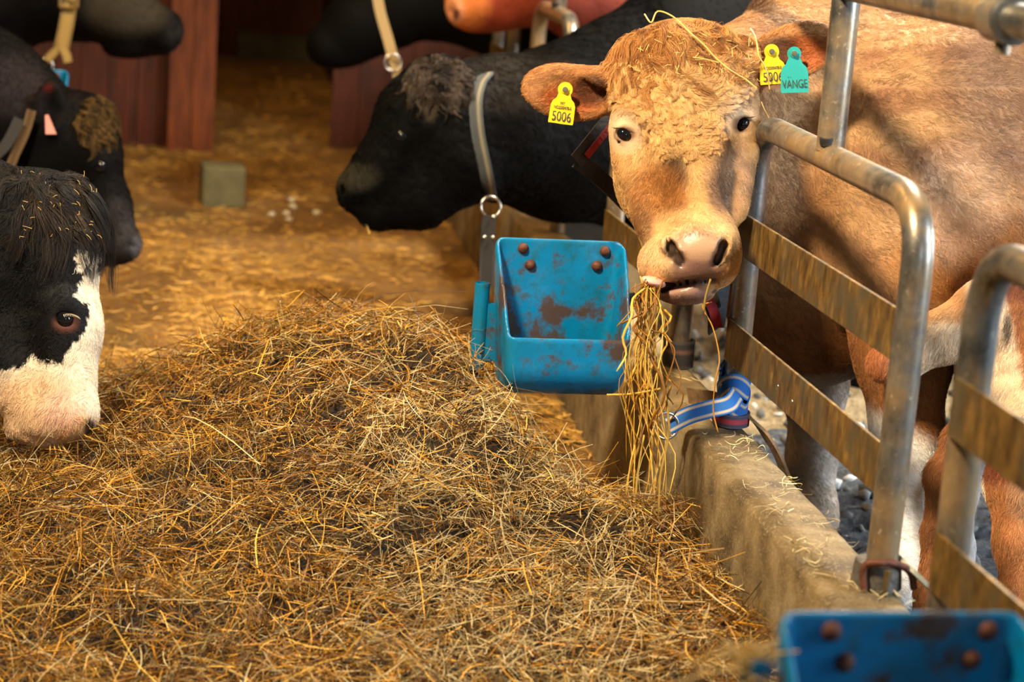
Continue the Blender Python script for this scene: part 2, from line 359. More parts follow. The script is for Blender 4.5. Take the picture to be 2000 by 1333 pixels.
# ------------------------------------------------------------------ hair: real strands rooted on the hide
def curves(name, pts, rad, col, mat, parent):                       # pts (n, k, 3) world, rad (n, k), col (n, 3)
    n, k, _ = pts.shape; hc = bpy.data.hair_curves.new(name); hc.add_curves([k]*n); off = wloc(parent)
    hc.attributes['position'].data.foreach_set('vector', (pts-off).astype(np.float32).ravel())
    a = hc.attributes.get('radius') or hc.attributes.new('radius', 'FLOAT', 'POINT'); a.data.foreach_set('value', rad.astype(np.float32).ravel())
    c = hc.attributes.new('Col', 'FLOAT_COLOR', 'CURVE'); c4 = np.ones((n, 4), np.float32); c4[:, :3] = col; c.data.foreach_set('color', c4.ravel())
    hc.materials.append(mat); o = bpy.data.objects.new(name, hc); COL.objects.link(o); o.parent = parent; return o
def fur(name, parent, V, F, N, count, length, direction, color, weight=None, radius=.00035, lift=.35, curl=.0, clump=.4, k=5, seed=1, jit=.25, mat=None, droop=0., cfreq=1.5, cvar=.22, tufts=0, tpow=.8, tstr=.85):
    """V, N in camera axes (x right, y down, z away); length / direction / color / weight are functions of the roots."""
    r = np.random.default_rng(seed); T = np.concatenate([F[:, [0, 1, 2]], F[:, [0, 2, 3]]])
    a = np.linalg.norm(np.cross(V[T[:, 1]]-V[T[:, 0]], V[T[:, 2]]-V[T[:, 0]]), axis=1)/2; cen = V[T].mean(1); nn = N[T].mean(1)
    face = np.where((nn*cen).sum(1) < 0.15*np.linalg.norm(cen, axis=1), 1., .2)
    w = a*face*(weight(cen) if weight else 1); w = w/w.sum(); t = r.choice(len(T), count, p=w); b = r.dirichlet((1, 1, 1), count)
    p = (V[T[t]]*b[:, :, None]).sum(1); n = (N[T[t]]*b[:, :, None]).sum(1); n /= np.linalg.norm(n, axis=1, keepdims=True)+1e-9
    d = direction(p); nz = np.stack([noise(p, .05, s) for s in (1, 3, 5)], 1); d = d+clump*nz+jit*r.normal(size=d.shape)
    d -= n*(d*n).sum(1, keepdims=True); d /= np.linalg.norm(d, axis=1, keepdims=True)+1e-9; sd = np.cross(n, d)
    L = length(p)*r.uniform(.6, 1.25, count); ph = noise(p, .035, 7)*3+r.normal(size=count)*.5; ts = np.linspace(0, 1, k)
    pts = np.zeros((count, k, 3)); g = np.array(c3(1000, 667, 1)*0+[-.075, 1, .2])
    for i, q in enumerate(ts):
        pts[:, i] = p+(L*q)[:, None]*(n*lift*(1-.5*q)+d*(1-lift*.4))+(curl*L*np.sin(ph+cfreq*2*PI*q)*q**.5)[:, None]*sd+(curl*.6*L*(np.cos(ph+cfreq*2*PI*q)-np.cos(ph)))[:, None]*n*.5+(L*q*q*droop)[:, None]*g
    if tufts:                                                       # strands gather into locks round every tufts-th strand
        gi = np.arange(0, count, max(1, count//tufts)); own = np.empty(count, int)
        for a0 in range(0, count, 2000):
            dd = ((p[a0:a0+2000, None]-p[None, gi])**2).sum(2); own[a0:a0+2000] = gi[dd.argmin(1)]
        tip = pts[own]; wt = (ts**tpow*tstr)[None, :, None]; pts = pts*(1-wt)+(tip+(p-p[own])[:, None]*.12)*wt
    rad = np.tile(radius*np.linspace(1, .25, k), (count, 1))*r.uniform(.8, 1.2, (count, 1))
    col = color(p)*(1+cvar*r.normal(size=(count, 1))+.14*noise(p, .06, 9)[:, None]).clip(.45, 1.7)
    return curves(name, to_w(pts), rad, col.clip(0, 1), mat or MAT['hair'], parent)
def body(name, field, colfn, mat, base, smooth=1, parent=None):
    V, F = field.mesh(); V = smooth_mesh(V, F, smooth); N = vnormals(V, F); Wd = to_w(V)
    o = link_mesh(name, Wd, F, mat, parent, None if parent is not None else base, True, colfn(V, N)); bv = BVHTree.FromPolygons([tuple(p) for p in Wd], [tuple(map(int, q)) for q in F])
    return o, V, F, N, bv
def hit(bv, x, y, out=0.):
    d = Vector(P(x, y, 1.)-CAM).normalized(); r = bv.ray_cast(Vector(CAM), d)
    if r[0] is None: return None, None
    return np.array(r[0])+np.array(r[1])*out, np.array(r[1])
# ------------------------------------------------------------------ the setting
def struct(o): o['kind'] = 'structure'; return o
def slab(name, lo, hi, mat, bev=0):
    m = MB(); m.box(lo, hi); return struct(m.build(name, mat, smooth=False, bevel=bev))
slab('floor_aisle', (-.90, -1, -.06), (.955, 16, 0), MAT['floor'])
def litter(name, x0, x1, y0, y1, mat='dirt'):
    nx, ny = int((x1-x0)/.03), int((y1-y0)/.03); X, Y = np.meshgrid(np.linspace(x0, x1, nx), np.linspace(y0, y1, ny), indexing='ij'); p = np.stack([X, Y, X*0], -1).reshape(-1, 3)
    p[:, 2] = -.012+.010*noise(p, .11, 2)+.008*noise(p, .05, 4); i = np.arange(nx*ny).reshape(nx, ny)
    F = np.stack([i[:-1, :-1], i[1:, :-1], i[1:, 1:], i[:-1, 1:]], -1).reshape(-1, 4); return struct(link_mesh(name, p, F, MAT[mat]))
litter('floor_stall', 1.085, 4.6, 1.2, 5.0); litter('floor_bedding', 1.085, 4.6, 5.0, 7.5, 'bed')
slab('floor_stall_beyond', (1.085, 7.5, -.08), (4.6, 10, -.02), MAT['dirt']); slab('floor_stall_opposite', (-4, 1, -.08), (-1.03, 10, -.02), MAT['dirt'])
def kerb(name, x0, x1, y0, y1, h):
    prof = [(x0, -.02), (x0, .08), (x0, .16), (x0, .24), (x0, h-.014), (x0+.005, h-.004), (x0+.016, h), (x0+.05, h+.001), ((x0+x1)/2, h+.002), (x1-.045, h), (x1-.02, h-.001), (x1-.007, h-.006), (x1, h-.018), (x1, .2), (x1, -.05)]
    ys = np.arange(y0, y1, .03); V = np.array([(x, y, z) for y in ys for x, z in prof]); m = len(prof)
    V[:, 0] += .0012*noise(V, .3, 1)+.0008*noise(V, .04, 3); V[:, 2] += .0015*noise(V, .3, 2)+.0008*noise(V, .05, 5); i = np.arange(len(V)).reshape(len(ys), m)
    F = np.stack([i[:-1, :-1], i[:-1, 1:], i[1:, 1:], i[1:, :-1]], -1).reshape(-1, 4); return struct(link_mesh(name, V, F[:, ::-1].copy(), MAT['concrete']))
kerb('trim_kerb_right', .955, 1.085, .9, 9.9, .32); kerb('trim_kerb_left', -1.03, -.90, .9, 9.6, .32)
def planks(name, x0, x1, y, z1, mat, w=.13):                        # upright boards side by side
    m = MB(); x = x0
    while x < x1-.01:
        e = min(x+w, x1); m.box((x+.002, y+random.uniform(0, .006), 0), (e-.002, y+.05, z1)); x = e
    return struct(m.build(name, mat, smooth=False))
planks('wall_cross_left', -3.2, -.19, 9.72, 3.4, MAT['red']); planks('wall_cross_right', .585, 3.6, 10.02, 3.4, MAT['red'])
planks('trim_door_post', -.19, .022, 9.60, 3.4, MAT['redl'], .105)
slab('wall_passage_left', (-.05, 9.77, 0), (.0, 14.6, 3.4), MAT['red'])
slab('wall_passage_right', (.75, 10.08, 0), (.8, 14.6, 3.4), MAT['red'])
planks('wall_far', -.4, 2, 14.6, 3.4, MAT['red'], .3); slab('trim_far_sill', (.17, 14.4, 0), (.8, 14.6, .17), MAT['mud'], .01)
slab('trim_far_frame', (.05, 14.52, 0), (.17, 14.6, 3.4), MAT['red'])
m = MB(); m.box((-.085, -.085, 0), (.085, .085, .165)); b = m.build('grey_block', MAT['grey'], loc=(0, 0, 0), smooth=False, bevel=.012)
w = PZ(432, 408, 0); b.location = (w[0], w[1]+.085, 0); b.rotation_euler.z = .08
tag(b, 'grey square block standing alone on the straw-strewn aisle floor', 'block')
# ------------------------------------------------------------------ pipe hoops on the kerb
def PX(x, y, X):
    r = M @ np.array([(x-1000)/FPX, (y-666.5)/FPX, 1.]); return CAM+r*(X/r[0])
R_ = .0245
def hoop(label, yf, yn, X, pole=None, h=.6, slats=(.388, .172), group=None, dots=()):
    z0 = .322; root = empty('pipe_hoop', (X, (yf+yn)/2, z0), label, 'stall divider', group)
    m = MB(); m.tube(fillet([(X, yn, z0), (X, yn, z0+h), (X, yf, z0+h), (X, yf, z0)], .11, 9), R_, 20); m.build('frame', MAT['pipe'], root)
    for s in slats:
        m = MB(); m.strip([(X-.026, yf-.004, z0+s), (X-.0, yn, z0+s)], (0, 0, 1), .082, .007); m.build('flat_bar', MAT['slat'], root, smooth=False, bevel=.0015)
    for yb, zb in dots:
        m = MB(); t = (yf-yb)/(yf-yn); m.dome((X-.026*(1-t)-.0035, yb, z0+zb), (-1, 0, 0), .006, .003, 10, 3); m.build('rivet', MAT['steel'], root)
    if pole:
        m = MB(); m.tube([(X, pole, z0+h+.012), (X, pole, 1.215)], R_, 20); m.build('upright_pole', MAT['pipe'], root)
        m = MB(); m.tube([(X-.01, pole-.012, z0+h+R_-.001), (X-.012, pole-.014, z0+h+R_+.012)], .013, 10); m.build('cut_notch', MAT['black'], root)
    return root
hoop('galvanised pipe hoop beside the tan cow, with an upright pole on its top rail', 3.862, 2.905, 1.058, 3.40, dots=((3.50, .165), (3.41, .16)))
hoop('blurred pipe hoop nearest the camera, standing behind the foreground blue bowl', 2.53, 1.70, 1.018)
hoop('pipe hoop standing under the tan cow chin, between the tan and the black cow', 5.16, 4.33, 1.05)
hoop('distant pipe hoop behind the black cow neck, below the red-brown muzzle', 6.66, 6.02, 1.05, 6.30, .632)
hoop('farthest pipe hoop, half hidden behind the black cow forehead', 7.60, 7.22, 1.05, None, .632)
m = MB(); m.tube([(1.052, 1.3, 1.215), (1.052, 6.5, 1.215)], .024, 20); rail = m.build('top_rail', MAT['pipe'], loc=(1.052, 5, 1.215))
tag(rail, 'long dirty pipe rail running above the hoops at the top right', 'rail')
for yy in (2.66, 2.42):
    q = MB(); q.tube([(1.052, yy-.035, 1.215), (1.052, yy-.03, 1.215), (1.052, yy+.03, 1.215), (1.052, yy+.035, 1.215)], [.027, .034, .034, .027], 20)
    q.tube([(1.052, yy, 1.19), (1.052, yy, 1.168)], .012, 8); q.build('clamp', MAT['pipe'], rail)
# ------------------------------------------------------------------ foot clamp of the near post
X, Y = 1.052, 2.905
root = empty('post_foot_clamp', (X, Y, .32), 'rusty clamp with a slanting plate round the foot of the hoop post', 'clamp')
m = MB(); m.tube([(X, Y, .322), (X, Y, .362)], [.040, .036], 20); m.build('collar', plain('rusty_cast', S((92, 84, 74)), .7, .3, .5, 70, .5), root)
m = MB(); m.tube(spline([(X-.03, Y-.036, .325), (X-.032, Y-.03, .362), (X-.01, Y-.04, .372), (X+.02, Y-.034, .368), (X+.045, Y-.024, .352), (X+.055, Y-.02, .325)], 6), .006, 8); m.build('bent_bolt', MAT['rust'], root)
m = MB(); m.tube([(X-.0, Y-.045, .318), (X-.0, Y-.046, .362)], .0055, 8); m.build('bolt', MAT['slat'], root)
m = MB(); c = np.array([X+.062, Y-.02, .338]); a = np.linspace(0, 2*PI, 24, endpoint=False)
u = np.array([.036, -.03, -.03]); v = np.array([.012, .022, -.012]); n = np.array([.004, .002, .006])
m.add([c+u*math.cos(t)+v*math.sin(t) for t in a]+[c+n+u*math.cos(t)+v*math.sin(t) for t in a], [tuple(range(24))[::-1], tuple(range(24, 48))]+[(i, (i+1) % 24, 24+(i+1) % 24, 24+i) for i in range(24)])
m.build('oval_plate', plain('grey_plate', S((136, 134, 118)), .55, .4, .25, 40, .2), root)
# ------------------------------------------------------------------ blue bowls
def bowl_shell():
    st = .0042; f = Field(np.arange(-.16, .161, st), np.arange(-.115, .115, st), np.arange(-.03, .345, st))
    x, y, z = np.meshgrid(*f.ax, indexing='ij', sparse=True)
    def rbox(x, y, z, hx, y0, y1, z0, z1, rx, rb):                  # rounded in plan and round-bottomed in section
        qy = np.maximum(np.maximum(y0+rb-y, y-(y1-rb)), 0); qz = np.maximum(z0+rb-z, 0); sec = np.sqrt(qy**2+qz**2)-rb
        sec = np.maximum(sec, z-z1); qx = np.maximum(np.abs(x)-(hx-rx), 0); s2 = np.maximum(sec+rx, 0)
        return np.sqrt(qx**2+s2**2)-rx+np.minimum(np.maximum(sec+rx, np.abs(x)-(hx-rx)), 0)
    hx = .122+.017*np.clip(z, 0, .3)/.3
    o = rbox(x, y, z, hx, -.085, .085, 0, .305, .022, .075); i = rbox(x, y, z, hx-.008, -.077, .077, .008, .5, .018, .068)
    # front edge: lip at z .118, side walls rise in a curve to the back plate
    zt = .130+np.clip((y+.070)/.135, 0, 1)**.8*.175
    zt = np.where(y > .066, .305, zt)
    d = np.maximum(np.maximum(o, -i), (z-zt)*.75); f.v = d.astype(np.float32); V, F = f.mesh(); return smooth_mesh(V, F, 2), F
bV, bF = bowl_shell(); bmesh_shell = None
def bowl(label, loc, rz, group, bolts=True, th=.212):
    global bmesh_shell
    root = empty('drinking_bowl', loc, label, 'drinking bowl', group); root.rotation_euler.z = rz
    def kid(o): o.parent = root; return o
    if bmesh_shell is None:
        o = link_mesh('shell', bV, bF, MAT['blue'], None, (0, 0, 0)); bmesh_shell = o.data
    else:
        o = bpy.data.objects.new('shell', bmesh_shell); COL.objects.link(o)
    kid(o)
    if bolts:
        for x, z in ((-.076, .283), (.098, .283), (-.058, .249), (.083, .251)):
            m = MB(); m.dome((x, .0775, z), (0, -1, 0), .0115, .010); kid(m.build('bolt', MAT['rust'], None, (0, 0, 0)))
    m = MB(); m.tube([(-.160, .055, .03), (-.160, .055, th)], .016, 16, cap=False); m.tube([(-.160, .055, .03), (-.160, .055, th)], .0125, 16, cap=False)
    m.tube([(-.160, .055, th-.004), (-.160, .055, th+.0001)], [.0165, .0125], 16, cap=False)
    m.box((-.15, .045, .05), (-.12, .065, .17)); kid(m.build('side_tube', MAT['blue'], None, (0, 0, 0)))
    return root
w = P(1087, 765, 4.22); bowl('blue drinking bowl stained with mud, mounted beside the tan cow muzzle', w, .06, 'blue drinking bowls along the aisle')
MIDBOWL = w
w = P(1752, 1790, 2.12); bowl('bright blue drinking bowl in the bottom right corner, out of focus', w, .06, 'blue drinking bowls along the aisle', True, .265); NEARBOWL = w
w = P(836, 372, 6.35); bowl('far blue bowl peeping out behind the black cow forehead', w, -.10, 'blue drinking bowls along the aisle')
w = P(42, 322, 6.6); bowl('far blue bowl at the left, behind the ear of a black cow', w, .0, 'blue drinking bowls along the aisle')
m = MB(); w = np.array(MIDBOWL); m.tube(fillet([w+np.array([.07, .095, .17]), w+np.array([.16, .14, .17]), (1.035, 4.31, .50)], .03), .013, 12)
br = m.build('bowl_bracket', MAT['black']); tag(br, 'dark steel arm carrying the mud-stained blue bowl beside the tan cow', 'bracket')
# ------------------------------------------------------------------ the tan cow
def rotz(deg): a = math.radians(deg); return [[math.cos(a), math.sin(a), 0], [-math.sin(a), math.cos(a), 0], [0, 0, 1]]
def rotyz(yaw, deg):                                                 # turn about the vertical, then in the picture plane
    a = math.radians(yaw); Y = np.array([[math.cos(a), 0, math.sin(a)], [0, 1, 0], [-math.sin(a), 0, math.cos(a)]]); return np.array(rotz(deg)) @ Y
def mixc(a, b, t): t = np.clip(t, 0, 1)[:, None]; return np.asarray(a)*(1-t)+np.asarray(b)*t
def blob(x, y, cx, cy, rx, ry=None, soft=.5):
    d = np.sqrt(((x-cx)/rx)**2+((y-cy)/(ry or rx))**2); return np.clip((1-d)/soft+.5, 0, 1)
Z0 = 3.90; K = Z0/FPX
def h3(x, y, w=0): return c3(x, y, Z0-w/1000.)                       # head points: pixel and millimetres towards the viewer
fx = axis(-.02, 2.6, .02, [(-.01, .62, .0055)])
fy = axis(-.80, .75, .018, [(-.64, -.06, .0055)])
fz = axis(3.62, 5.4, .018, [(3.65, 4.06, .0055)])
f = Field(fx, fy, fz)
# trunk, neck, legs
wt = lambda x, y, z: to_c(np.array([x, y, z]))
f.chain([(c3(1700, 300, 4.47), .33), (c3(1900, 290, 4.50), .37), (wt(2.2, 4.22, .98), .40), (wt(2.95, 4.25, 1.0), .34)], .05)
for sy in (-.19, .19): f.chain([(wt(2.98, 4.25+sy, .9), .20), (wt(2.92, 4.25+sy*1.1, .62), .12), (wt(3.08, 4.25+sy, .42), .062), (wt(3.03, 4.25+sy, .14), .045), (wt(2.98, 4.25+sy, .02), .055)], .05)
f.cone(c3(1760, 60, 4.5), c3(2300, 60, 4.5), .17, .22, .12)
f.chain([(h3(1365, 180, -190), .105), (c3(1490, 150, 4.26), .115), (c3(1600, 90, 4.42), .16), (c3(1760, 60, 4.5), .18)], .06)
f.chain([(h3(1362, 330, -190), .10), (c3(1500, 360, 4.27), .112), (c3(1640, 420, 4.42), .25)], .08)
f.chain([(c3(1505, 420, 4.33), .11), (c3(1530, 560, 4.36), .115), (c3(1590, 640, 4.40), .11), (c3(1680, 600, 4.42), .14)], .08)
f.chain([(c3(1640, 170, 4.32), .10), (c3(1740, 330, 4.22), .12), (c3(1690, 480, 4.22), .10)], .12)
f.cone(c3(1830, 180, 4.22), c3(1930, 420, 4.20), .09, .12, .14)
f.chain([(c3(1590, 620, 4.56), .12), (c3(1590, 760, 4.58), .068), (c3(1590, 850, 4.6), .047), (c3(1585, 895, 4.6), .050), (c3(1592, 970, 4.61), .036), (c3(1592, 1000, 4.6), .042), (c3(1592, 1018, 4.6), .05)], .04)
f.chain([(c3(1745, 520, 4.20), .13), (c3(1765, 690, 4.14), .095), (c3(1770, 830, 4.12), .066), (c3(1765, 905, 4.10), .058), (c3(1762, 1010, 4.10), .036), (c3(1760, 1085, 4.09), .044), (c3(1752, 1115, 4.08), .045), (c3(1750, 1150, 4.07), .055)], .04)
# skull
f.ell(h3(1340, 205, -110), (.142, .150, .115), k=.03)
f.ell(h3(1334, 108, -105), (.112, .062, .085), k=.05)
f.chain([(h3(1345, 240, -62), .098), (h3(1358, 340, 0), .078), (h3(1368, 440, 70), .062)], .05)
f.ell(h3(1322, 330, -140), (.122, .135, .125), k=.05)
f.chain([(h3(1330, 360, -120), .105), (h3(1340, 450, -30), .078), (h3(1342, 520, 25), .062)], .05)
for (x, y) in ((1222, 262), (1452, 243)): f.ell(h3(x+(8 if x < 1300 else -10), y-2, -50), (.040, .045, .042), k=.035)
f.chain([(h3(1225, 228, -38), .022), (h3(1262, 240, -2), .018)], .03); f.chain([(h3(1448, 206, -38), .022), (h3(1420, 222, -2), .018)], .03)
f.chain([(h3(1232, 320, -50), .026), (h3(1262, 420, 0), .02)], .05); f.chain([(h3(1446, 305, -50), .026), (h3(1436, 400, 10), .02)], .05)
f.ell(h3(1258, 372, 62), (.026, .062, .034), rotz(-14), .05, True); f.ell(h3(1436, 352, 58), (.024, .062, .034), rotz(8), .05, True)
# muzzle, lips, chin
f.ell(h3(1367, 487, 88), (.076, .056, .066), k=.035)
f.ell(h3(1345, 522, 72), (.082, .042, .062), k=.03)
f.ell(h3(1292, 512, 62), (.042, .040, .050), k=.03)
f.ell(h3(1408, 512, 72), (.026, .040, .045), k=.025)
f.ell(h3(1338, 571, 52), (.056, .024, .060), k=.012)
f.chain([(h3(1308, 476, 138), .017), (h3(1322, 492, 146), .010)], .02); f.chain([(h3(1412, 474, 138), .014), (h3(1408, 492, 142), .010)], .02)
def carve(pts, deep, k=.005):
    q = [(c3(x, y, f.front(x, y)+d), r) for x, y, r, d in pts]; f.chain(q, k, True)
    if deep: f.chain([(c3(1000+FPX*p[0]/p[2], 666.5+FPX*p[1]/p[2], p[2]+deep), r*.8) for p, r in q], k, True)
NOSL = [(1304, 466, .007, .001), (1309, 482, .011, .003), (1320, 500, .0105, .003), (1332, 515, .008, .001)]; NOSR = [(1417, 466, .007, .001), (1413, 482, .0105, .003), (1406, 501, .010, .003), (1396, 517, .0075, .001)]
LIP = [(1256, 556, .012, .004), (1276, 560, .011, .004), (1300, 561, .010, .004), (1318, 557, .010, .004), (1334, 553, .010, .004), (1352, 551, .009, .003), (1368, 550, .009, .003), (1396, 549, .007, .002)]
carve(NOSL, .016); carve(NOSR, .016); carve(LIP, .022, .003)
f.chain([(h3(1268, 562, 70), .012), (h3(1370, 556, 80), .008)], .006, True)
# eye sockets
EYES = ((1220, 263, -20), (1449, 243, -22))
for x, y, w in EYES: f.ell(h3(x, y, w+12), (.0175, .0135, .020), rotz(32 if x < 1300 else -42), .004, True)
for x, y, w in EYES:
    a0 = math.radians(32 if x < 1300 else -42); ca0, sa0 = math.cos(a0), math.sin(a0); q = []
    for t in np.linspace(0, 2*PI, 25):
        u, v = 19*math.cos(t), 14.5*math.sin(t); q.append((h3(x+u*ca0-v*sa0, y+u*sa0+v*ca0, w+12-4*abs(math.cos(t))+(3 if v < 0 else -2)), .0040 if v < 0 else .0030))
    f.chain(q, .005)
# ears: flattened, then cupped on the front
f.ell(h3(1112, 180, -95), (.096, .056, .020), rotyz(10, 8), k=.02); f.cone(h3(1165, 172, -95), h3(1215, 165, -100), .036, .045, .03)
f.ell(h3(1106, 186, -72), (.078, .041, .020), rotyz(10, 10), .012, True); f.cone(h3(1150, 184, -72), h3(1186, 186, -68), .018, .012, .012, True)
f.ell(h3(1552, 100, -84), (.090, .056, .020), rotyz(-14, -16), k=.02); f.cone(h3(1500, 122, -100), h3(1450, 136, -105), .036, .045, .03)
f.ell(h3(1560, 106, -60), (.070, .042, .022), rotyz(-14, -16), .012, True)
TAN, GOLD, RUSS, DARKB, WHT = S((196, 142, 82)), S((224, 168, 92)), S((168, 106, 52)), S((92, 54, 24)), S((226, 214, 200))
PINKG = S((158, 122, 100))
def tan_col(p, n=None):
    x, y = pix(p); z = p[:, 2]; c = np.tile(S((180, 138, 92)), (len(p), 1)); head = (z < 4.10) & (y < 640) & (x < 1480)
    nz = noise(p, .16, 2); c = mixc(c, S((150, 106, 70)), (nz-.1)*.9)
    c = mixc(c, S((170, 112, 54)), blob(x, y, 1880, 520, 150, 90)*.8); c = mixc(c, S((206, 170, 138)), blob(x, y, 1870, 400, 90, 110)*.6)
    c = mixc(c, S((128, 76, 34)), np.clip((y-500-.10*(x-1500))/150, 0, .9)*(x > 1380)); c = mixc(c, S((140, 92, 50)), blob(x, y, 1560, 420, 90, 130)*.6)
    c = mixc(c, S((134, 100, 78)), blob(x, y, 2010, 160, 150, 210)*.75)  # grey-brown behind the shoulder: coat colour with shade painted in
    leg1 = (x < 1665) & (y > 730); c = mixc(c, S((160, 134, 108)), leg1*1.); c = mixc(c, WHT, leg1*np.clip((x-1582)/24, 0, 1)*np.clip((y-740)/60, 0, 1)); c = mixc(c, S((216, 190, 160)), leg1*np.clip((y-940)/30, 0, .6))
    leg2 = (x >= 1665) & (y > 700); c = mixc(c, S((132, 84, 44)), leg2*1.); c = mixc(c, S((242, 236, 228)), leg2*np.clip((y-835+.5*(1800-x))/40, 0, 1)); c = mixc(c, S((150, 92, 46)), leg2*np.clip((1738-x)/14, 0, 1)*np.clip((y-900)/60, 0, 1))
    h = np.tile(S((200, 154, 96)), (len(p), 1)); h = mixc(h, S((212, 166, 106)), blob(x, y, 1345, 220, 110, 110)*.8)
    h = mixc(h, S((176, 122, 64)), blob(x, y, 1340, 80, 120, 55)*.7)
    h = mixc(h, S((196, 166, 132)), np.maximum(blob(x, y, 1222, 255, 40, 45), blob(x, y, 1440, 225, 42, 55))*.85)
    h = mixc(h, S((70, 46, 28)), blob(x, y, 1320, 338, 22, 50, .9)*.95); h = mixc(h, S((156, 98, 44)), blob(x, y, 1288, 392, 60, 75)*.85)
    h = mixc(h, S((160, 124, 96)), blob(x, y, 1425, 345, 50, 75)*.75); h = mixc(h, S((112, 80, 56)), blob(x, y, 1402, 375, 20, 45)*.8)  # greyer right side of the nose: its shade put into the colour
    h = mixc(h, S((222, 178, 122)), blob(x, y, 1350, 450, 85, 45)*.7); h = mixc(h, S((212, 172, 126)), blob(x, y, 1290, 505, 55, 40)*.7)
    h = mixc(h, S((120, 84, 52)), blob(x, y, 1250, 440, 26, 40)*.6)
    h = mixc(h, PINKG, blob(x, y, 1364, 492, 58, 50)*.75); h = mixc(h, S((122, 88, 78)), blob(x, y, 1358, 532, 50, 24)*.9); h = mixc(h, S((138, 104, 92)), blob(x, y, 1340, 578, 60, 24)*.9)
    nos = np.maximum(np.maximum(blob(x, y, 1312, 487, 11, 20, .5), blob(x, y, 1326, 507, 12, 16, .5)), np.maximum(blob(x, y, 1411, 487, 10, 20, .5), blob(x, y, 1402, 508, 11, 15, .5))); inn = np.ones(len(p), bool)
    h = mixc(h, (.02, .012, .01), nos*np.where(n is not None, .9, .5)); lipy = np.interp(x, [1256, 1276, 1300, 1334, 1368, 1394], [556, 560, 560, 553, 550, 549]); h = mixc(h, (.05, .025, .022), np.clip(1.6-np.abs(y-lipy)/5.5, 0, 1)*((x > 1250) & (x < 1398))*.85); h = mixc(h, (.05, .025, .02), ((y > 545) & (y < 572) & (p[:, 2] > Z0-.085) & (x > 1258) & (x < 1400))*.92)  # nostrils and mouth hollow darkened; overhang shade painted along the lip line
    for ex, ey, w in EYES: h = mixc(h, S((110, 74, 52)), blob(x, y, ex, ey, 21, 17, .35)*.85)
    c = np.where(head[:, None], h, c)
    ear = ((x < 1190) & (y < 245)) | ((x > 1478) & (x < 1625) & (y < 175) & (z < 4.13)); e = np.tile(S((172, 116, 66)), (len(p), 1))
    e = mixc(e, S((160, 78, 30)), np.maximum(blob(x, y, 1120, 192, 60, 30), blob(x, y, 1572, 104, 44, 36))*.9); e = mixc(e, S((64, 34, 14)), np.maximum(blob(x, y, 1158, 176, 40, 30), blob(x, y, 1522, 104, 42, 34))*.85)  # ear hollows darkened in colour, in place of shading
    return np.where(ear[:, None], e, c)
base = P(1680, 1085, 4.3)
tan = empty('cow', (base[0], base[1], 0), 'tan cow with curly forehead and yellow ear tags, hay hanging from its mouth', 'cow')
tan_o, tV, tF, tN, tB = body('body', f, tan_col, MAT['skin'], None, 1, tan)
tan_o.data.materials.append(MAT['wet']); fc = tV[tF].mean(1); wet = (np.maximum(blob(*pix(fc), 1362, 500, 60, 48), blob(*pix(fc), 1340, 572, 60, 26)) > .45) & (fc[:, 2] < Z0-.03); tan_o.data.polygons.foreach_set('material_index', wet.astype(np.int32)); tan_o.data.update()
x_, y_ = pix(tV)
# hair
def tan_dir(p):
    x, y = pix(p); z = p[:, 2]; d = np.zeros((len(p), 3)); hd = (z < 4.1) & (x < 1480) & (y < 640)
    d[:, 0] = np.where(hd, (x-1350)/160, .55+.12*noise(p, .5, 1)); d[:, 1] = np.where(hd, 1., .75+.2*noise(p, .5, 4)); d[:, 2] = np.where(hd, .35, .1)
    le = (x < 1190) & (y < 250); re = (x > 1478) & (y < 170) & (z < 4.13)
    d[le] = (-1, .3, .1); d[re] = (1, -.2, .1); return d
def tan_len(p):
    x, y = pix(p); z = p[:, 2]; hd = (z < 4.1) & (x < 1480) & (y < 640); L = np.where(hd, .012, .016)
    L = L+hd*blob(x, y, 1345, 205, 120, 95)*.017; L = np.where(hd & (y > 430), .006, L)
    for ex, ey, w in EYES: L = L*(1-.82*blob(x, y, ex, ey, 52, 46, .7))
    L = np.where(((x < 1190) & (y < 250)) | ((x > 1490) & (x < 1625) & (y < 175) & (z < 4.10)), .008, L); return L*np.where(blob(x, y, 1362, 505, 62, 46) > .5, .3, 1)
def hair_keep(c):
    x, y = pix(c); hd = (c[:, 2] < 4.12) & (y < 640) & (x < 1490); w = np.where(hd, 2.4, 1.)
    for ex, ey, wd in EYES: w = w*(1-blob(x, y, ex, ey, 26, 21, .25))
    w = w*np.where((blob(x, y, 1362, 505, 58, 46) > .5) & hd, .15, 1)
    w = w*np.clip(1-(x-2060)/400, .3, 1)
    return w*(1-((y > 540) & (y < 576) & hd & (x > 1260) & (x < 1400)))*(1-np.maximum(blob(x, y, 1317, 492, 20, 32, .3), blob(x, y, 1408, 492, 19, 32, .3))*hd)
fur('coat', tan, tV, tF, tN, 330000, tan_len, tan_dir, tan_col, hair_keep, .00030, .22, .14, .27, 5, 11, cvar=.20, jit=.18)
def sel(x0, x1, y0, y1, zmax): return lambda c: ((pix(c)[0] > x0) & (pix(c)[0] < x1) & (pix(c)[1] > y0) & (pix(c)[1] < y1) & (c[:, 2] < zmax))*1.+1e-9
fur('curls', tan, tV, tF, tN, 52000, lambda p: np.where(pix(p)[1] > 250, .022, .031), tan_dir, lambda p: tan_col(p), lambda c: in_poly(*pix(c), [(1215, 110), (1470, 95), (1455, 170), (1400, 215), (1412, 262), (1395, 292), (1345, 308), (1300, 296), (1270, 262), (1262, 215), (1205, 180)])*(c[:, 2] < 4.06)*1.+1e-9, .0003, .42, .30, .8, 8, 12, jit=.14, cfreq=1.15, cvar=.24, tufts=900, tstr=.72)
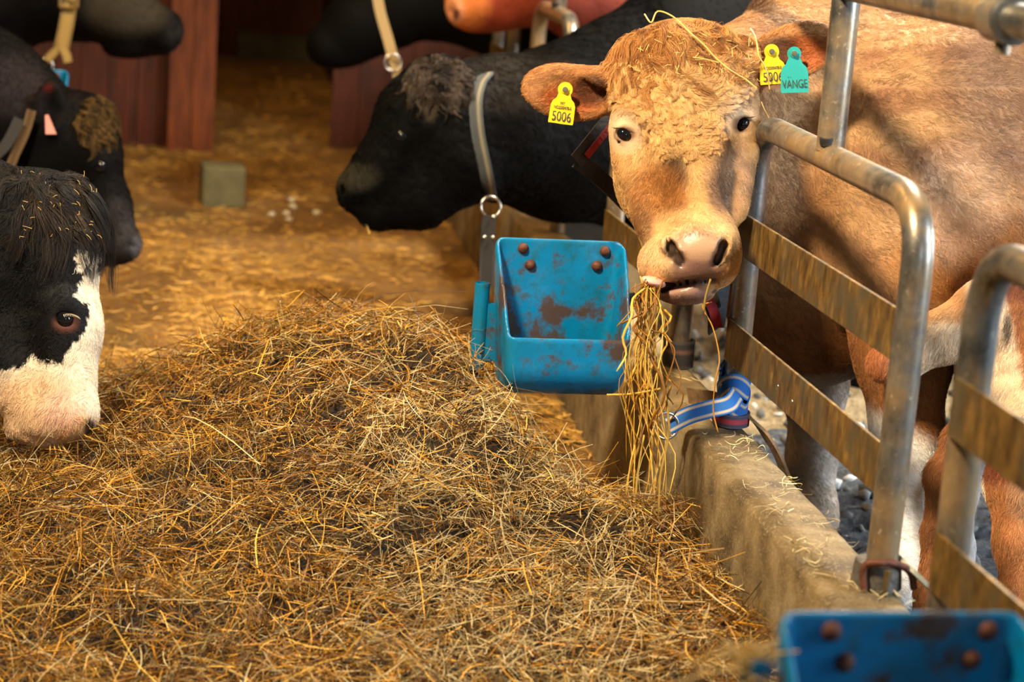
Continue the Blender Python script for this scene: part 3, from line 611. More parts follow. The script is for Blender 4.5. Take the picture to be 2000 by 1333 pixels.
def poll_dir(p):
    x, y = pix(p); d = np.zeros((len(p), 3)); d[:, 0] = (x-1335)/60; d[:, 1] = .35+.4*noise(p, .06, 6); d[:, 2] = -.3; return d
fur('forelock', tan, tV, tF, tN, 16000, lambda p: np.full(len(p), .042)*(1+.35*noise(p, .07, 5)), poll_dir, lambda p: mixc(np.tile(S((196, 140, 76)), (len(p), 1)), S((146, 92, 44)), noise(p, .05, 3)+.3), lambda c: (blob(*pix(c), 1335, 112, 128, 62, .3) > .3)*(c[:, 2] < 4.10)*1.+1e-9, .00038, .5, .36, 1.4, 9, 13, droop=.6, cfreq=.9, tufts=480, tstr=.70)
# eyes, tongue
EYE_LATER = []
for i, (x, y, w) in enumerate(EYES):
    EYE_LATER.append((x, y, w))
    q = MB()
    for k in range(18):
        t = k/17-.5; a = P(x+t*32, y-11+abs(t)*8+(t*10 if i == 0 else -t*12), Z0-(w+12)/1000.); e = a+M@np.array([t*.012+(-.004 if i == 0 else .004), -.003+.003*abs(t), -.011]); q.tube([a, (a+e)/2+M[:, 1]*.001, e], [.0006, .0005, .0002], 5)
    q.build('eyelashes', MAT['black'], tan)
def ellipsoid(c, r, mat, name, parent, R=None, seg=20):
    m = bmesh.new(); bmesh.ops.create_uvsphere(m, u_segments=seg, v_segments=seg//2, radius=1)
    V = np.array([v.co[:] for v in m.verts])*np.array(r); F = [tuple(v.index for v in q.verts) for q in m.faces]; m.free()
    if R is not None: V = V@np.asarray(R)
    return link_mesh(name, to_w(V+c), F, mat, parent)
for i, (x, y, w) in enumerate(EYE_LATER): ellipsoid(h3(x, y, w+2), (.0182, .0145, .0165), MAT['eye'], 'eye', tan, rotz(32 if i == 0 else -42), 28)
ellipsoid(h3(1276, 551, 108), (.023, .010, .03), MAT['tongue'], 'tongue', tan, rotyz(-25, 18))
# ear tags
def text(name, s, c, size, roll, mat, parent, sx=.72, out=.0022, yaw=0):
    cu = bpy.data.curves.new(name, 'FONT'); cu.body = s; cu.size = size; cu.align_x = 'CENTER'; cu.align_y = 'CENTER'; cu.extrude = .0003
    o = bpy.data.objects.new(name, cu); COL.objects.link(o); o.parent = parent; cu.materials.append(mat); a, b = math.radians(roll), math.radians(yaw)
    X = np.array([math.cos(a)*math.cos(b), math.sin(a), math.sin(b)]); Y = np.array([math.sin(a), -math.cos(a), 0]); Zv = np.cross(X, Y); Zv /= np.linalg.norm(Zv); p = to_w(c+Zv*out)-wloc(parent)
    X, Y, Zv = M@X*sx, M@Y, M@Zv
    o.matrix_basis = Matrix([[X[i], Y[i], Zv[i], p[i]] for i in range(3)]+[[0, 0, 0, 1]])
    bpy.context.view_layer.update(); me = bpy.data.meshes.new_from_object(o.evaluated_get(bpy.context.evaluated_depsgraph_get()))
    q = bpy.data.objects.new(name, me); COL.objects.link(q); q.parent = parent; q.matrix_basis = o.matrix_basis; me.materials.clear(); me.materials.append(mat)
    bpy.data.objects.remove(o); q.name = name; return q
def ear_tag(px, py, w, roll, mat, W, Hh, head, texts, label=None, yaw=0, tilt=.12):
    Z = Z0-w/1000.; o3 = c3(px, py, Z); a, b = math.radians(roll), math.radians(yaw)
    ex = np.array([math.cos(a)*math.cos(b), math.sin(a), math.sin(b)]); ey = np.array([-math.sin(a), math.cos(a), tilt]); ez = np.cross(ex, ey)
    pts = [(head*math.sin(t), -head*math.cos(t)) for t in np.linspace(-2.2, 2.2, 16)]
    sh = Hh*.42; right = [(W*.30, sh*.62), (W*.43, sh*.84), (W*.485, sh*1.12), (W*.5, Hh-.004), (W*.485, Hh)]
    pts = pts+right+[(-x, y) for x, y in right[::-1]]; n = len(pts); V = []
    for t in (-.0012, .0012): V += [to_w(o3+ex*x+ey*(y)+ez*t) for x, y in pts]
    m = MB(); m.add(V, [tuple(range(n)), tuple(range(n, 2*n))[::-1]]+[(i, n+i, n+(i+1) % n, (i+1) % n) for i in range(n)])
    t = m.build('ear_tag', mat, tan, smooth=False)
    if label: t['label'] = label
    q = MB(); q.tube([to_w(o3-ez*t) for t in (.001, .004, .0045)], [.0085, .0078, .005], 16); q.build('stud_rim', mat, t); q = MB(); q.tube([to_w(o3-ez*t) for t in (.003, .009, .0095)], [.0055, .005, .0035], 14); q.build('stud', MAT['mud'], t)
    for s, dx, dy, size, sx in texts: text('printing', s, o3+ex*dx+ey*dy-ez*.0013, size, roll, MAT['ink'], t, sx, .0008, yaw)
    return t
ear_tag(1104, 175, -62, 8, MAT['ylw'], .049, .066, .0145, [('MT', -.001, .0275, .0085, .8), ('NO2500478-0', 0, .0355, .0085, .68), ('5006', 0, .053, .026, .74)], 'yellow tag in the ear at the red collar')
ear_tag(1507, 101, -50, -4, MAT['ylw'], .051, .062, .0145, [('NO2500478-0', .0, .0315, .0085, .68), ('5006', 0, .049, .026, .76)], 'yellow tag beside the teal one', 0, .12)
ear_tag(1551, 105, -46, -2, MAT['teal'], .054, .074, .0135, [('VANGE', 0, .058, .0225, .66), ('. .', -.0105, .0405, .015, .62)], 'teal tag beside the pipe')
# collar: dark outside, red inside
m = MB(); pts = [P(1300, 420, 4.20), P(1215, 330, 4.16), P(1128, 312, 4.12), P(1160, 262, 4.14), P(1200, 222, 4.22), P(1290, 120, 4.32)]
pp = spline([P(1215, 205, 4.16), P(1172, 258, 4.10), P(1126, 315, 4.07)], 8)
m.strip(pp, [M@np.array([.75, .45, .5])]*len(pp), .034, .004); cl = m.build('collar', MAT['black'], tan)
m = MB(); pp = [p-M[:, 2]*.004+M@np.array([.008, .006, -.003]) for p in pp[2:-2]]; m.strip(pp, [M@np.array([.75, .45, .5])]*len(pp), .014, .002); m.build('red_lining', MAT['redstrap'], cl)
m = MB(); pp = spline([P(1128, 313, 4.075), P(1185, 360, 4.22), P(1290, 470, 4.30), P(1372, 560, 4.22), P(1392, 600, 4.10), P(1398, 640, 4.16), P(1418, 500, 4.24)], 8); m.strip(pp, M@np.array([.7, -.5, .5]), .034, .004); m.build('collar', MAT['black'], tan)
m = MB(); pp = spline([P(1375, 575, 4.07), P(1393, 605, 4.06), P(1402, 640, 4.08)], 6); m.strip(pp, M@np.array([1, -.3, .0]), .02, .003); m.build('red_lining', MAT['redstrap'], cl)
# ------------------------------------------------------------------ the other cattle
BLK = S((17, 15, 15)); BLKB = S((52, 44, 38)); BRN = S((92, 70, 42))
def trunk_left(f, y, x0, z0=1.02, r=.33, legs=True):                 # trunk and legs of a cow standing on the far side of the left kerb, head towards +X
    g = lambda *p: to_c(np.array(p))
    f.chain([(g(x0, y, z0), r*.92), (g(x0-1.25, y, z0+.02), r)], .05); f.cone(g(x0-.1, y, z0+.22), g(x0-1.3, y, z0+.25), .16, .16, .1)
    for dx, s in ((.02, .16), (-1.25, .18)):
        for sg in (-1, 1): f.chain([(g(x0+dx, y+sg*s, z0-.2), .10), (g(x0+dx, y+sg*s, .42), .06), (g(x0+dx+.01, y+sg*s, .14), .04), (g(x0+dx+.03, y+sg*s, -.0), .055)], .04)
def bbox_field(pts, pad, coarse, fine, fl):                           # pts camera coords; fl = (lo, hi) of the fine region
    pts = np.array(pts); pv = np.array([pad, pad, .30]); lo = pts.min(0)-pv; hi = pts.max(0)+pv
    return Field(*[axis(lo[i], hi[i], coarse, [(fl[0][i], fl[1][i], fine)]) for i in range(3)])
def box3(x0, y0, x1, y1, Z, d): a, b = c3(x0, y0, Z), c3(x1, y1, Z); return (np.array([a[0], a[1], Z-d]), np.array([b[0], b[1], Z+d]))
def cw(x, y, z): return to_c(np.array([x, y, z]))
def ring(name, c, r, th, mat, parent, tilt=(0, 0)):
    c = np.asarray(c); u = M@np.array([1, 0, tilt[0]]); v = M@np.array([0, 1, tilt[1]]); u /= np.linalg.norm(u); v /= np.linalg.norm(v)
    m = MB(); m.tube([c+r*(math.cos(t)*u+math.sin(t)*v) for t in np.linspace(0, 2*PI, 28, endpoint=False)], th, 10, closed=True); return m.build(name, mat, parent)
def strap_mesh(name, pts, ups, w, th, colfn, parent=None, rows=9):     # woven strap: colour across its width
    pts = [np.asarray(p, float) for p in pts]; m = len(pts); V = []; Cc = []
    for i in range(m):
        t = pts[min(i+1, m-1)]-pts[max(i-1, 0)]; t /= np.linalg.norm(t)+1e-9
        u = np.asarray(ups[i] if isinstance(ups, list) else ups, float); u = u-t*u.dot(t); u /= np.linalg.norm(u)+1e-9; n = np.cross(t, u)
        for s in (-1, 1):
            for k in range(rows): V.append(pts[i]+u*(k/(rows-1)-.5)*w+n*s*th/2); Cc.append(colfn(k/(rows-1)))
    F = []
    for i in range(m-1):
        for k in range(rows-1):
            a = i*2*rows+k; F.append((a, a+1, a+1+2*rows, a+2*rows)); b = a+rows; F.append((b+1, b, b+2*rows, b+1+2*rows))
        for k in (0, rows-1): a = i*2*rows+k; F.append((a, a+rows, a+3*rows, a+2*rows))
    return link_mesh(name, V, F, MAT['strapcol'], parent, None, True, np.array(Cc))
def two_tone(a, b): return lambda t: b if (.12 < t < .3 or .7 < t < .88) else a
# --- black and white cow eating at the left edge
Zb = 4.10
def b3(x, y, w=0): return c3(x, y, Zb-w/1000.)
def pr(r, Z): return r*Z/FPX
fl = box3(-90, 330, 230, 890, Zb, .22)
f = bbox_field([cw(-2.75, 4.1, 1.5), cw(-2.75, 4.5, -.05), cw(-.2, 3.7, .1), b3(230, 900), b3(0, 250), cw(-1, 3.6, 1.5), cw(-1., 4.6, -.05), cw(-2.75, 3.6, .2)], .06, .02, .006, fl)
f.ell(b3(92, 470, 0), (.098, .125, .105), rotz(-6), k=.04); f.ell(b3(85, 395, -10), (.088, .052, .08), k=.04)
f.chain([(b3(118, 520, 20), .072), (b3(130, 640, 25), .062), (b3(128, 780, 30), .060)], .04)
f.chain([(b3(40, 560, -50), .125), (b3(30, 690, -40), .095), (b3(75, 790, 0), .070)], .05)
f.ell(b3(122, 815, 32), (.068, .052, .062), k=.03); f.ell(b3(88, 832, 20), (.050, .036, .05), k=.025); f.ell(b3(60, 838, 5), (.05, .026, .045), k=.02)
f.ell(b3(122, 612, 62), (.034, .036, .034), k=.03); f.chain([(b3(100, 590, 80), .018), (b3(132, 586, 84), .016), (b3(156, 604, 72), .014)], .02)
f.ell(b3(127, 623, 96), (.017, .0125, .016), rotz(14), .006, True)
f.chain([(b3(176, 828, 62), .010), (b3(171, 846, 74), .009)], .006, True); f.chain([(b3(20, 846, 60), .006), (b3(70, 856, 66), .006), (b3(110, 862, 70), .005)], .005, True)
f.chain([(b3(30, 470, -60), .14), (b3(-120, 470, -80), .19), (cw(-1.15, 4.15, 1.0), .27), (cw(-1.45, 4.15, 1.02), .31)], .06)
trunk_left(f, 4.15, -1.5)
f.ell(b3(15, 425, 40), (.075, .042, .022), rotz(62), k=.02); f.ell(b3(12, 428, 58), (.055, .026, .016), rotz(62), .01, True)
BPOLY = [(0, 722), (38, 720), (52, 706), (63, 693), (84, 704), (111, 712), (125, 698), (139, 676), (156, 660), (168, 642), (173, 612), (172, 586), (158, 592), (147, 576), (155, 556), (166, 538), (152, 528), (143, 506), (150, 492), (176, 486), (260, 470), (260, -900), (-4000, -900), (-4000, 3000), (-260, 3000), (-260, 722)]
def bw_col(p, n=None):
    x, y = pix(p); j = noise(p, .02, 4)*3; blk = in_poly(x+j, y+noise(p, .02, 6)*3, BPOLY); c = np.tile(S((238, 222, 196)), (len(p), 1))
    c = mixc(c, S((228, 178, 120)), blob(x, y, 60, 800, 90, 70)*.6); c = mixc(c, S((196, 140, 60)), blob(x, y, 150, 848, 40, 40)*.75); c = mixc(c, S((232, 184, 160)), blob(x, y, 120, 800, 40, 40)*.6); c = mixc(c, S((40, 30, 24)), blob(x, y, 175, 838, 11, 18, .5)*.95)
    c = np.where(blk[:, None], np.array(BLK), c); c = mixc(c, S((104, 56, 40)), blob(x, y, 129, 632, 24, 17, .6)*.7)
    return mixc(c, (.01, .008, .008), blob(x, y, 127, 623, 17, 11, .3)*.9)
base = cw(0, 0, 0)
bw = empty('cow', (-1.6, 4.15, 0), 'black and white cow eating from the hay pile', 'cow')
o, V, F, N, bB = body('body', f, bw_col, MAT['skin'], None, 1, bw)
def bw_dir(p):
    x, y = pix(p); d = np.zeros((len(p), 3)); d[:, 0] = (x-110)/180-.25; d[:, 1] = 1; d[:, 2] = .2; return d
def bw_keep(c):
    x, y = pix(c); return np.where(x > -60, 2.5, .5)*(1-blob(x, y, 127, 623, 27, 18, .25))*np.where(blob(x, y, 175, 838, 14, 20) > .4, .1, 1)
fur('coat', bw, V, F, N, 70000, lambda p: .013*(1-.7*blob(*pix(p), 128, 622, 50, 34, .7)), bw_dir, bw_col, bw_keep, .0005, .30, .1, .6, 5, 21, cvar=.12)
def bwp(p):
    x, y = pix(p); d = np.zeros((len(p), 3)); d[:, 0] = (x-95)/60+.25; d[:, 1] = .8; d[:, 2] = -.25; return d
fur('forelock', bw, V, F, N, 9000, lambda p: np.full(len(p), .060)*(1+.4*noise(p, .06, 5)), bwp, lambda p: mixc(np.tile(S((34, 30, 29)), (len(p), 1)), S((74, 58, 40)), noise(p, .04, 3)*.6), lambda c: (in_poly(*pix(c), [(30, 340), (150, 340), (200, 400), (192, 440), (120, 440), (60, 420)]))*1.+1e-9, .0005, .5, .26, 1.0, 8, 22, droop=.8, cfreq=.8, tufts=240, tstr=.7)
m = MB(); m.dome(P(127, 623, Zb-.092), -M[:, 2]+M[:, 0]*.3, .0165, .0145, 18, 7); m.build('eye', MAT['eye'], bw)
lash = plain('pale_lashes', S((240, 220, 180)), .6, 0, .1); m = MB()
for k in range(11):
    t = k/10; a = P(124+t*28, 611+t*4+14*(t-.5)**2, Zb-.106); m.tube([a, a+M@np.array([.002+t*.002, .003, -.003]), a+M@np.array([.003+t*.003, .006, -.004])], [.00035, .0003, .0001], 5)
m.build('eyelashes', lash, bw)
# --- black cow with a brown forelock and pink tag, behind it
Zc = 5.7
def k3(x, y, w=0): return c3(x, y, Zc-w/1000.)
f = bbox_field([cw(-2.9, 5.2, 1.6), cw(-2.9, 6.2, -.05), k3(285, 530), k3(285, 140)], .08, .024, .0095, box3(-40, 130, 290, 540, Zc, .22))
f.ell(k3(158, 275), (.105, .125, .10), rotz(-20), k=.04); f.ell(k3(170, 225), (.065, .055, .07), k=.04)
f.chain([(k3(180, 310, 20), .078), (k3(210, 400, 20), .058), (k3(235, 470, 20), .050)], .04); f.ell(k3(238, 480, 22), (.050, .046, .055), k=.03)
f.chain([(k3(110, 350, -40), .12), (k3(160, 430, -20), .085), (k3(205, 492, 5), .034)], .05); f.ell(k3(196, 318, 62), (.03, .03, .028), k=.03); f.ell(k3(258, 480, 60), (.012, .014, .015), None, .008, True)
f.chain([(k3(90, 280, -60), .16), (k3(-40, 210, -90), .21), (cw(-1.35, 5.65, 1.05), .28)], .06); trunk_left(f, 5.65, -1.6)
f.ell(k3(95, 215, 90), (.047, .085, .022), rotz(6), k=.02); f.ell(k3(98, 220, 112), (.030, .062, .018), rotz(6), .012, True); f.cone(k3(105, 250, 80), k3(130, 275, 40), .03, .04, .03)
def c_col(p, n=None):
    x, y = pix(p); c = np.tile(BLK, (len(p), 1)); c = mixc(c, S((58, 54, 54)), blob(x, y, 225, 450, 45, 60)*.7); c = mixc(c, S((46, 38, 40)), blob(x, y, 30, 170, 60, 60)*.6)
    c = mixc(c, S((80, 22, 12)), blob(x, y, 95, 172, 10, 9, .4)*.7); return mixc(c, S((90, 86, 90)), blob(x, y, 268, 482, 12, 22, .6)*.8)
bc = empty('cow', (-1.7, 5.65, 0), 'black cow with a shaggy brown forelock and a pink ear tag', 'cow')
o, V, F, N, cB = body('body', f, c_col, MAT['dark_skin'], None, 1, bc)
fur('coat', bc, V, F, N, 24000, lambda p: np.full(len(p), .014), bw_dir, c_col, lambda c: np.where(pix(c)[0] > -60, 2.5, .3), .0007, .3, .1, .6, 4, 31, mat=MAT['dark_hair'])
fur('forelock', bc, V, F, N, 1700, lambda p: np.full(len(p), .042), lambda p: np.stack([(pix(p)[0]-150)/70, 1+0*p[:, 0], -.2+0*p[:, 0]], 1), lambda p: mixc(np.tile(S((92, 70, 38)), (len(p), 1)), S((40, 30, 20)), noise(p, .04, 3)), lambda c: (blob(*pix(c), 186, 235, 34, 44, .3) > .3)*1.+1e-9, .0009, .6, .25, .9, 7, 32, droop=.6, tufts=140, mat=MAT['dark_hair'])
w, n_ = hit(cB, 197, 326, -.006); m = MB(); m.dome(w, n_, .017, .014, 16, 6); m.build('eye', MAT['eye'], bc)
m = MB(); q = [P(88, 225, Zc-.13), P(94, 224, Zc-.13), P(110, 262, Zc-.14), P(89, 262, Zc-.14)]; m.add(q+[p+M[:, 2]*.003 for p in q], [(0, 1, 2, 3), (7, 6, 5, 4), (0, 4, 5, 1), (1, 5, 6, 2), (2, 6, 7, 3), (3, 7, 4, 0)]); o = m.build('ear_tag', MAT['pink'], bc, smooth=False); o['label'] = 'pink ear tag'
pts = []
for x, y in ((62, 215), (52, 250), (42, 275), (30, 300), (18, 330), (5, 352), (-20, 380)): pts.append(P(x, y, Zc-.17))
o = strap_mesh('collar', spline(pts, 4), M@np.array([.8, .5, 0]), .026, .004, two_tone(S((86, 60, 30)), S((108, 82, 44))), bc)
pts = [P(x, y, Zc-.20) for x, y in ((38, 232), (24, 262), (10, 285), (-10, 305))]; o = strap_mesh('collar_end', spline(pts, 4), M@np.array([.8, .5, 0]), .03, .003, lambda t: S((58, 54, 50)), bc)
# --- black cow top left, muzzle over the aisle
Zd = 7.25
def d3(x, y, w=0): return c3(x, y, Zd-w/1000.)
f = bbox_field([cw(-3.0, 6.8, 1.75), cw(-3.0, 7.8, -.05), d3(370, 130), d3(370, -120)], .08, .026, .012, box3(60, -110, 370, 130, Zd, .22))
f.chain([(d3(60, -10, -40), .15), (d3(150, 0), .135), (d3(240, 30, 20), .105), (d3(310, 55, 30), .078)], .05); f.ell(d3(322, 66, 30), (.060, .072, .07), rotz(20), k=.03); f.ell(d3(262, 92, 10), (.11, .040, .06), rotz(-4), k=.03)
f.ell(d3(130, -60), (.12, .12, .12), k=.05); f.ell(d3(342, 58, 70), (.009, .014, .015), None, .008, True); f.chain([(d3(352, 88, 40), .008), (d3(280, 96, 75), .008)], .012, True)
f.chain([(d3(60, -20, -60), .18), (d3(-40, 0, -80), .22), (cw(-1.35, 7.25, 1.15), .28)], .06); trunk_left(f, 7.25, -1.6, 1.06)
bd = empty('cow', (-1.7, 7.25, 0), 'black cow at the top left reaching its muzzle across the red boards', 'cow')
def d_col(p, n=None):
    x, y = pix(p); c = np.tile(BLK, (len(p), 1)); c = mixc(c, S((60, 54, 44)), blob(x, y, 245, 20, 80, 50)*.8); return mixc(c, S((44, 41, 40)), blob(x, y, 345, 70, 18, 30)*.5)
o, V, F, N, dB = body('body', f, d_col, MAT['dark_skin'], None, 1, bd)
fur('coat', bd, V, F, N, 12000, lambda p: np.full(len(p), .012), bw_dir, d_col, lambda c: np.where(pix(c)[0] > -60, 2.5, .3), .0009, .3, .1, .6, 4, 41, mat=MAT['dark_hair'])
# ties hanging in the left row
def tie(label, pts, w, cf, ring_at=None, buckle=None, ends=None):
    root = empty('neck_tie', pts[0], label, 'tie strap'); strap_mesh('strap', spline(pts, 6), M@np.array([1, .0, .15]), w, .004, cf, root)
    for e in ends or []: strap_mesh('strap_end', spline(e, 6), M@np.array([1, .0, .15]), w*.6, .004, cf, root)
    if ring_at is not None: ring('ring', ring_at[0], ring_at[1], .004, MAT['steel'], root, (.2, .1))
    if buckle is not None:
        m = MB(); c, s = buckle; u, v = M[:, 0]*s, M[:, 1]*s*.7; m.tube(fillet([c-u-v, c+u-v, c+u+v, c-u+v, c-u-v], s*.35, 5), .006, 8); m.build('buckle', MAT['slat'], root)
    return root
yl = lambda t: S((150, 122, 60)) if .2 < t < .8 else S((120, 94, 44))
tie('yellowish webbing tie hanging beside the topmost left black cow', [P(140, -60, 6.95), P(136, 0, 6.94), P(132, 35, 6.93), P(122, 85, 6.93), P(117, 100, 6.93)], .05, yl, (P(89, 128, 6.93), .024), (P(134, 4, 6.92), .030), [[P(120, 90, 6.925), P(104, 104, 6.925), P(91, 118, 6.925)], [P(122, 92, 6.925), P(130, 108, 6.925), P(133, 122, 6.925)]])
# --- black cow right of the aisle, face in profile
Ze = 5.35
def e3(x, y, w=0): return c3(x, y, Ze-w/1000.)
def trunk_right(f, y, x0, z0=1.02, r=.33):
    g = lambda *p: to_c(np.array(p)); f.chain([(g(x0, y, z0), r*.92), (g(x0+1.25, y, z0+.02), r)], .05); f.cone(g(x0+.1, y, z0+.22), g(x0+1.3, y, z0+.25), .16, .16, .1)
    for dx, s in ((-.02, .16), (1.25, .18)):
        for sg in (-1, 1): f.chain([(g(x0+dx, y+sg*s, z0-.2), .10), (g(x0+dx, y+sg*s, .42), .06), (g(x0+dx-.01, y+sg*s, .14), .04), (g(x0+dx-.03, y+sg*s, 0), .055)], .04)
f = bbox_field([e3(640, 480), e3(640, 80), cw(3.3, 5.1, 1.6), cw(3.3, 6.2, -.05), cw(1.2, 6.2, 1.6)], .08, .024, .0085, box3(640, 90, 1010, 470, Ze, .22))
f.ell(e3(835, 225), (.135, .125, .11), rotz(-40), k=.04); f.ell(e3(858, 160), (.075, .060, .08), rotz(20), k=.04)
f.chain([(e3(810, 245, 10), .105), (e3(755, 325, 15), .078), (e3(712, 365, 20), .062)], .04); f.ell(e3(703, 375, 20), (.058, .054, .06), rotz(-30), k=.03)
f.chain([(e3(880, 320, -20), .135), (e3(820, 385, 0), .075), (e3(745, 418, 10), .042)], .05); f.ell(e3(735, 422, 12), (.044, .034, .045), k=.02); f.ell(e3(672, 372, 50), (.012, .014, .02), None, .008, True)
f.ell(e3(786, 268, 82), (.03, .028, .028), k=.03); f.chain([(e3(668, 402, 60), .006), (e3(730, 400, 80), .006)], .006, True)
f.chain([(e3(880, 235, -60), .15), (e3(980, 250, -150), .185), (e3(1100, 265, -300), .225), (c3(1260, 262, 5.85), .27), (c3(1400, 220, 6.0), .34)], .06)
f.chain([(c3(1060, 172, 5.72), .10), (c3(1200, 138, 5.8), .13), (c3(1340, 70, 5.9), .17), (c3(1500, 0, 6.05), .2)], .08); trunk_right(f, 5.72, 1.95, 1.06)
f.ell(e3(838, 205, 105), (.035, .075, .02), rotz(14), k=.02); f.ell(e3(840, 205, 124), (.02, .05, .014), rotz(14), .01, True)
be = empty('cow', (2.0, 5.85, 0), 'black cow in profile facing left, just behind the tan cow', 'cow')
def e_col(p, n=None):
    x, y = pix(p); c = np.tile(S((12, 11, 11)), (len(p), 1)); c = mixc(c, S((84, 74, 58)), blob(x, y, 838, 195, 16, 40)*.8); c = mixc(c, S((58, 54, 42)), blob(x, y, 690, 345, 50, 26)*.7); c = mixc(c, S((46, 40, 34)), blob(x, y, 1000, 160, 130, 60)*.6)
    return mixc(c, S((226, 198, 156)), (y > 405)*blob(x, y, 1045, 445, 52, 45, .4)*0)
o, V, F, N, eB = body('body', f, e_col, MAT['dark_skin'], None, 1, be)
fur('coat', be, V, F, N, 40000, lambda p: np.full(len(p), .016), lambda p: np.stack([.6+0*p[:, 0], .7+0*p[:, 0], .2+0*p[:, 0]], 1), e_col, lambda c: np.where(pix(c)[0] < 1300, 2.5, .2), .0008, .32, .12, .7, 4, 51, mat=MAT['dark_hair'])
fur('forelock', be, V, F, N, 3600, lambda p: np.full(len(p), .048), lambda p: np.stack([(pix(p)[0]-850)/60, .3+0*p[:, 0], -.3+0*p[:, 0]], 1), lambda p: mixc(np.tile(S((72, 60, 50)), (len(p), 1)), S((36, 32, 30)), noise(p, .04, 3)+.2), lambda c: (blob(*pix(c), 858, 158, 50, 44, .3) > .3)*1.+1e-9, .0009, .6, .25, .9, 7, 52, droop=.5, tufts=170, mat=MAT['dark_hair'])
w, n_ = hit(eB, 782, 266, -.006)
if w is not None: m = MB(); m.dome(w, n_, .016, .013, 16, 6); m.build('eye', MAT['eye'], be)
pts = [hit(eB, x, y, .010)[0] for x, y in ((948, 152), (934, 165), (926, 195), (927, 235), (932, 275), (940, 315), (947, 350), (954, 385))]
pts = [p for p in pts if p is not None]; nb = pts[0]
back = [nb+M[:, 2]*.06+M[:, 1]*-.012, nb+M[:, 2]*.16+M[:, 1]*.0]
o = strap_mesh('collar', spline(back[::-1]+pts, 5), M@np.array([1, -.15, -.1]), .034, .004, lambda t: S((126, 118, 96)) if .55 < t < .8 else S((64, 66, 66)), be)
ring('ring', P(958, 404, Ze-.10), .026, .0035, MAT['steel'], o, (.3, .1))
# dark strap and shackles below the ring
root = empty('tie_strap', P(957, 470, Ze-.10), 'dark strap hanging from the collar ring of the black cow in profile', 'tie strap')
strap_mesh('strap', spline([P(956, 420, Ze-.10), P(953, 450, Ze-.10), P(951, 490, Ze-.10), P(950, 560, Ze-.1)], 5), M@np.array([1, 0, .2]), .036, .006, lambda t: S((34, 28, 20)), root)
for x, y in ((963, 424), (946, 464), (962, 464)): m = MB(); m.dome(P(x, y, Ze-.105), -M[:, 2], .006, .004, 10, 4); m.build('rivet', MAT['steel'], root)
# --- black cow at the top middle
Zf = 7.7
def f3(x, y, w=0): return c3(x, y, Zf-w/1000.)
f = bbox_field([f3(580, 160), f3(580, -160), cw(3.2, 7.6, 1.75), cw(3.2, 8.6, -.05), cw(1.2, 8.6, 1.7)], .08, .026, .012, box3(580, -150, 950, 170, Zf, .24))
f.chain([(f3(880, -30), .16), (f3(780, 0), .15), (f3(700, 45, 20), .115), (f3(645, 85, 25), .085)], .05); f.ell(f3(640, 92, 25), (.075, .070, .07), rotz(-30), k=.03); f.ell(f3(660, 112, 10), (.055, .036, .05), k=.03); f.ell(f3(830, -80), (.13, .12, .12), k=.05)
f.chain([(f3(760, 40, -10), .11), (f3(690, 95, 5), .06)], .05); f.chain([(f3(880, -20, -60), .2), (f3(1000, -10, -150), .24), (cw(1.55, 8.2, 1.12), .3)], .06); trunk_right(f, 8.2, 1.9, 1.06)
bf = empty('cow', (2.0, 8.1, 0), 'black cow at the top middle, muzzle lowered before the dark passage', 'cow')
o, V, F, N, fB = body('body', f, lambda p, n=None: np.tile(S((12, 11, 10)), (len(p), 1)), MAT['dark_skin'], None, 1, bf)
fur('coat', bf, V, F, N, 8000, lambda p: np.full(len(p), .014), lambda p: np.stack([.6+0*p[:, 0], .7+0*p[:, 0], .2+0*p[:, 0]], 1), lambda p: np.tile(S((12, 11, 10)), (len(p), 1)), None, .001, .3, .1, .6, 4, 61, mat=MAT['dark_hair'])
tie('grey-tan webbing tie with a ring, hanging above the black cow in profile', [P(732, -40, 7.05), P(742, 20, 7.05), P(756, 70, 7.05), P(766, 106, 7.05), P(774, 135, 7.05), P(782, 172, 7.05)], .036, lambda t: S((150, 124, 78)), (P(767, 122, 7.03), .028))
# --- red-brown cow above
Zg = 6.9
def g3(x, y, w=0): return c3(x, y, Zg-w/1000.)
f = bbox_field([g3(860, 120), g3(860, -180), cw(3.3, 6.8, 1.8), cw(3.3, 7.6, -.05), cw(1.2, 7.6, 1.8)], .08, .026, .012, box3(860, -120, 1100, 120, Zg, .22))
f.chain([(g3(1060, -70), .15), (g3(1000, -35), .12), (g3(940, 0, 15), .088), (g3(912, 12, 20), .066)], .05); f.ell(g3(906, 16, 20), (.055, .062, .06), rotz(10), k=.03); f.ell(g3(940, 44, 5), (.062, .034, .05), rotz(-8), k=.02); f.ell(g3(895, 2, 10), (.04, .04, .055), k=.02)
f.chain([(g3(1060, -20, -20), .12), (g3(985, 20, 0), .065)], .05); f.ell(g3(884, 24, 62), (.012, .018, .018), rotz(20), .008, True)
f.chain([(g3(1080, -60, -60), .19), (c3(1200, -30, 7.1), .24), (cw(1.75, 7.0, 1.16), .3)], .06); trunk_right(f, 7.0, 1.95, 1.1)
bg = empty('cow', (2.0, 7.05, 0), 'red-brown cow with a pale muzzle at the top, above the distant hoops', 'cow')
def g_col(p, n=None):
    x, y = pix(p); c = np.tile(S((128, 46, 20)), (len(p), 1)); c = mixc(c, S((206, 116, 52)), blob(x, y, 905, 10, 50, 50)*.85); c = mixc(c, S((228, 160, 120)), blob(x, y, 886, 20, 20, 30)*.7); c = mixc(c, (.06, .02, .015), blob(x, y, 890, 28, 7, 11, .4)*.9); return mixc(c, S((150, 74, 66)), np.clip((x-1080)/60, 0, .8))
o, V, F, N, gB = body('body', f, g_col, MAT['skin'], None, 1, bg)
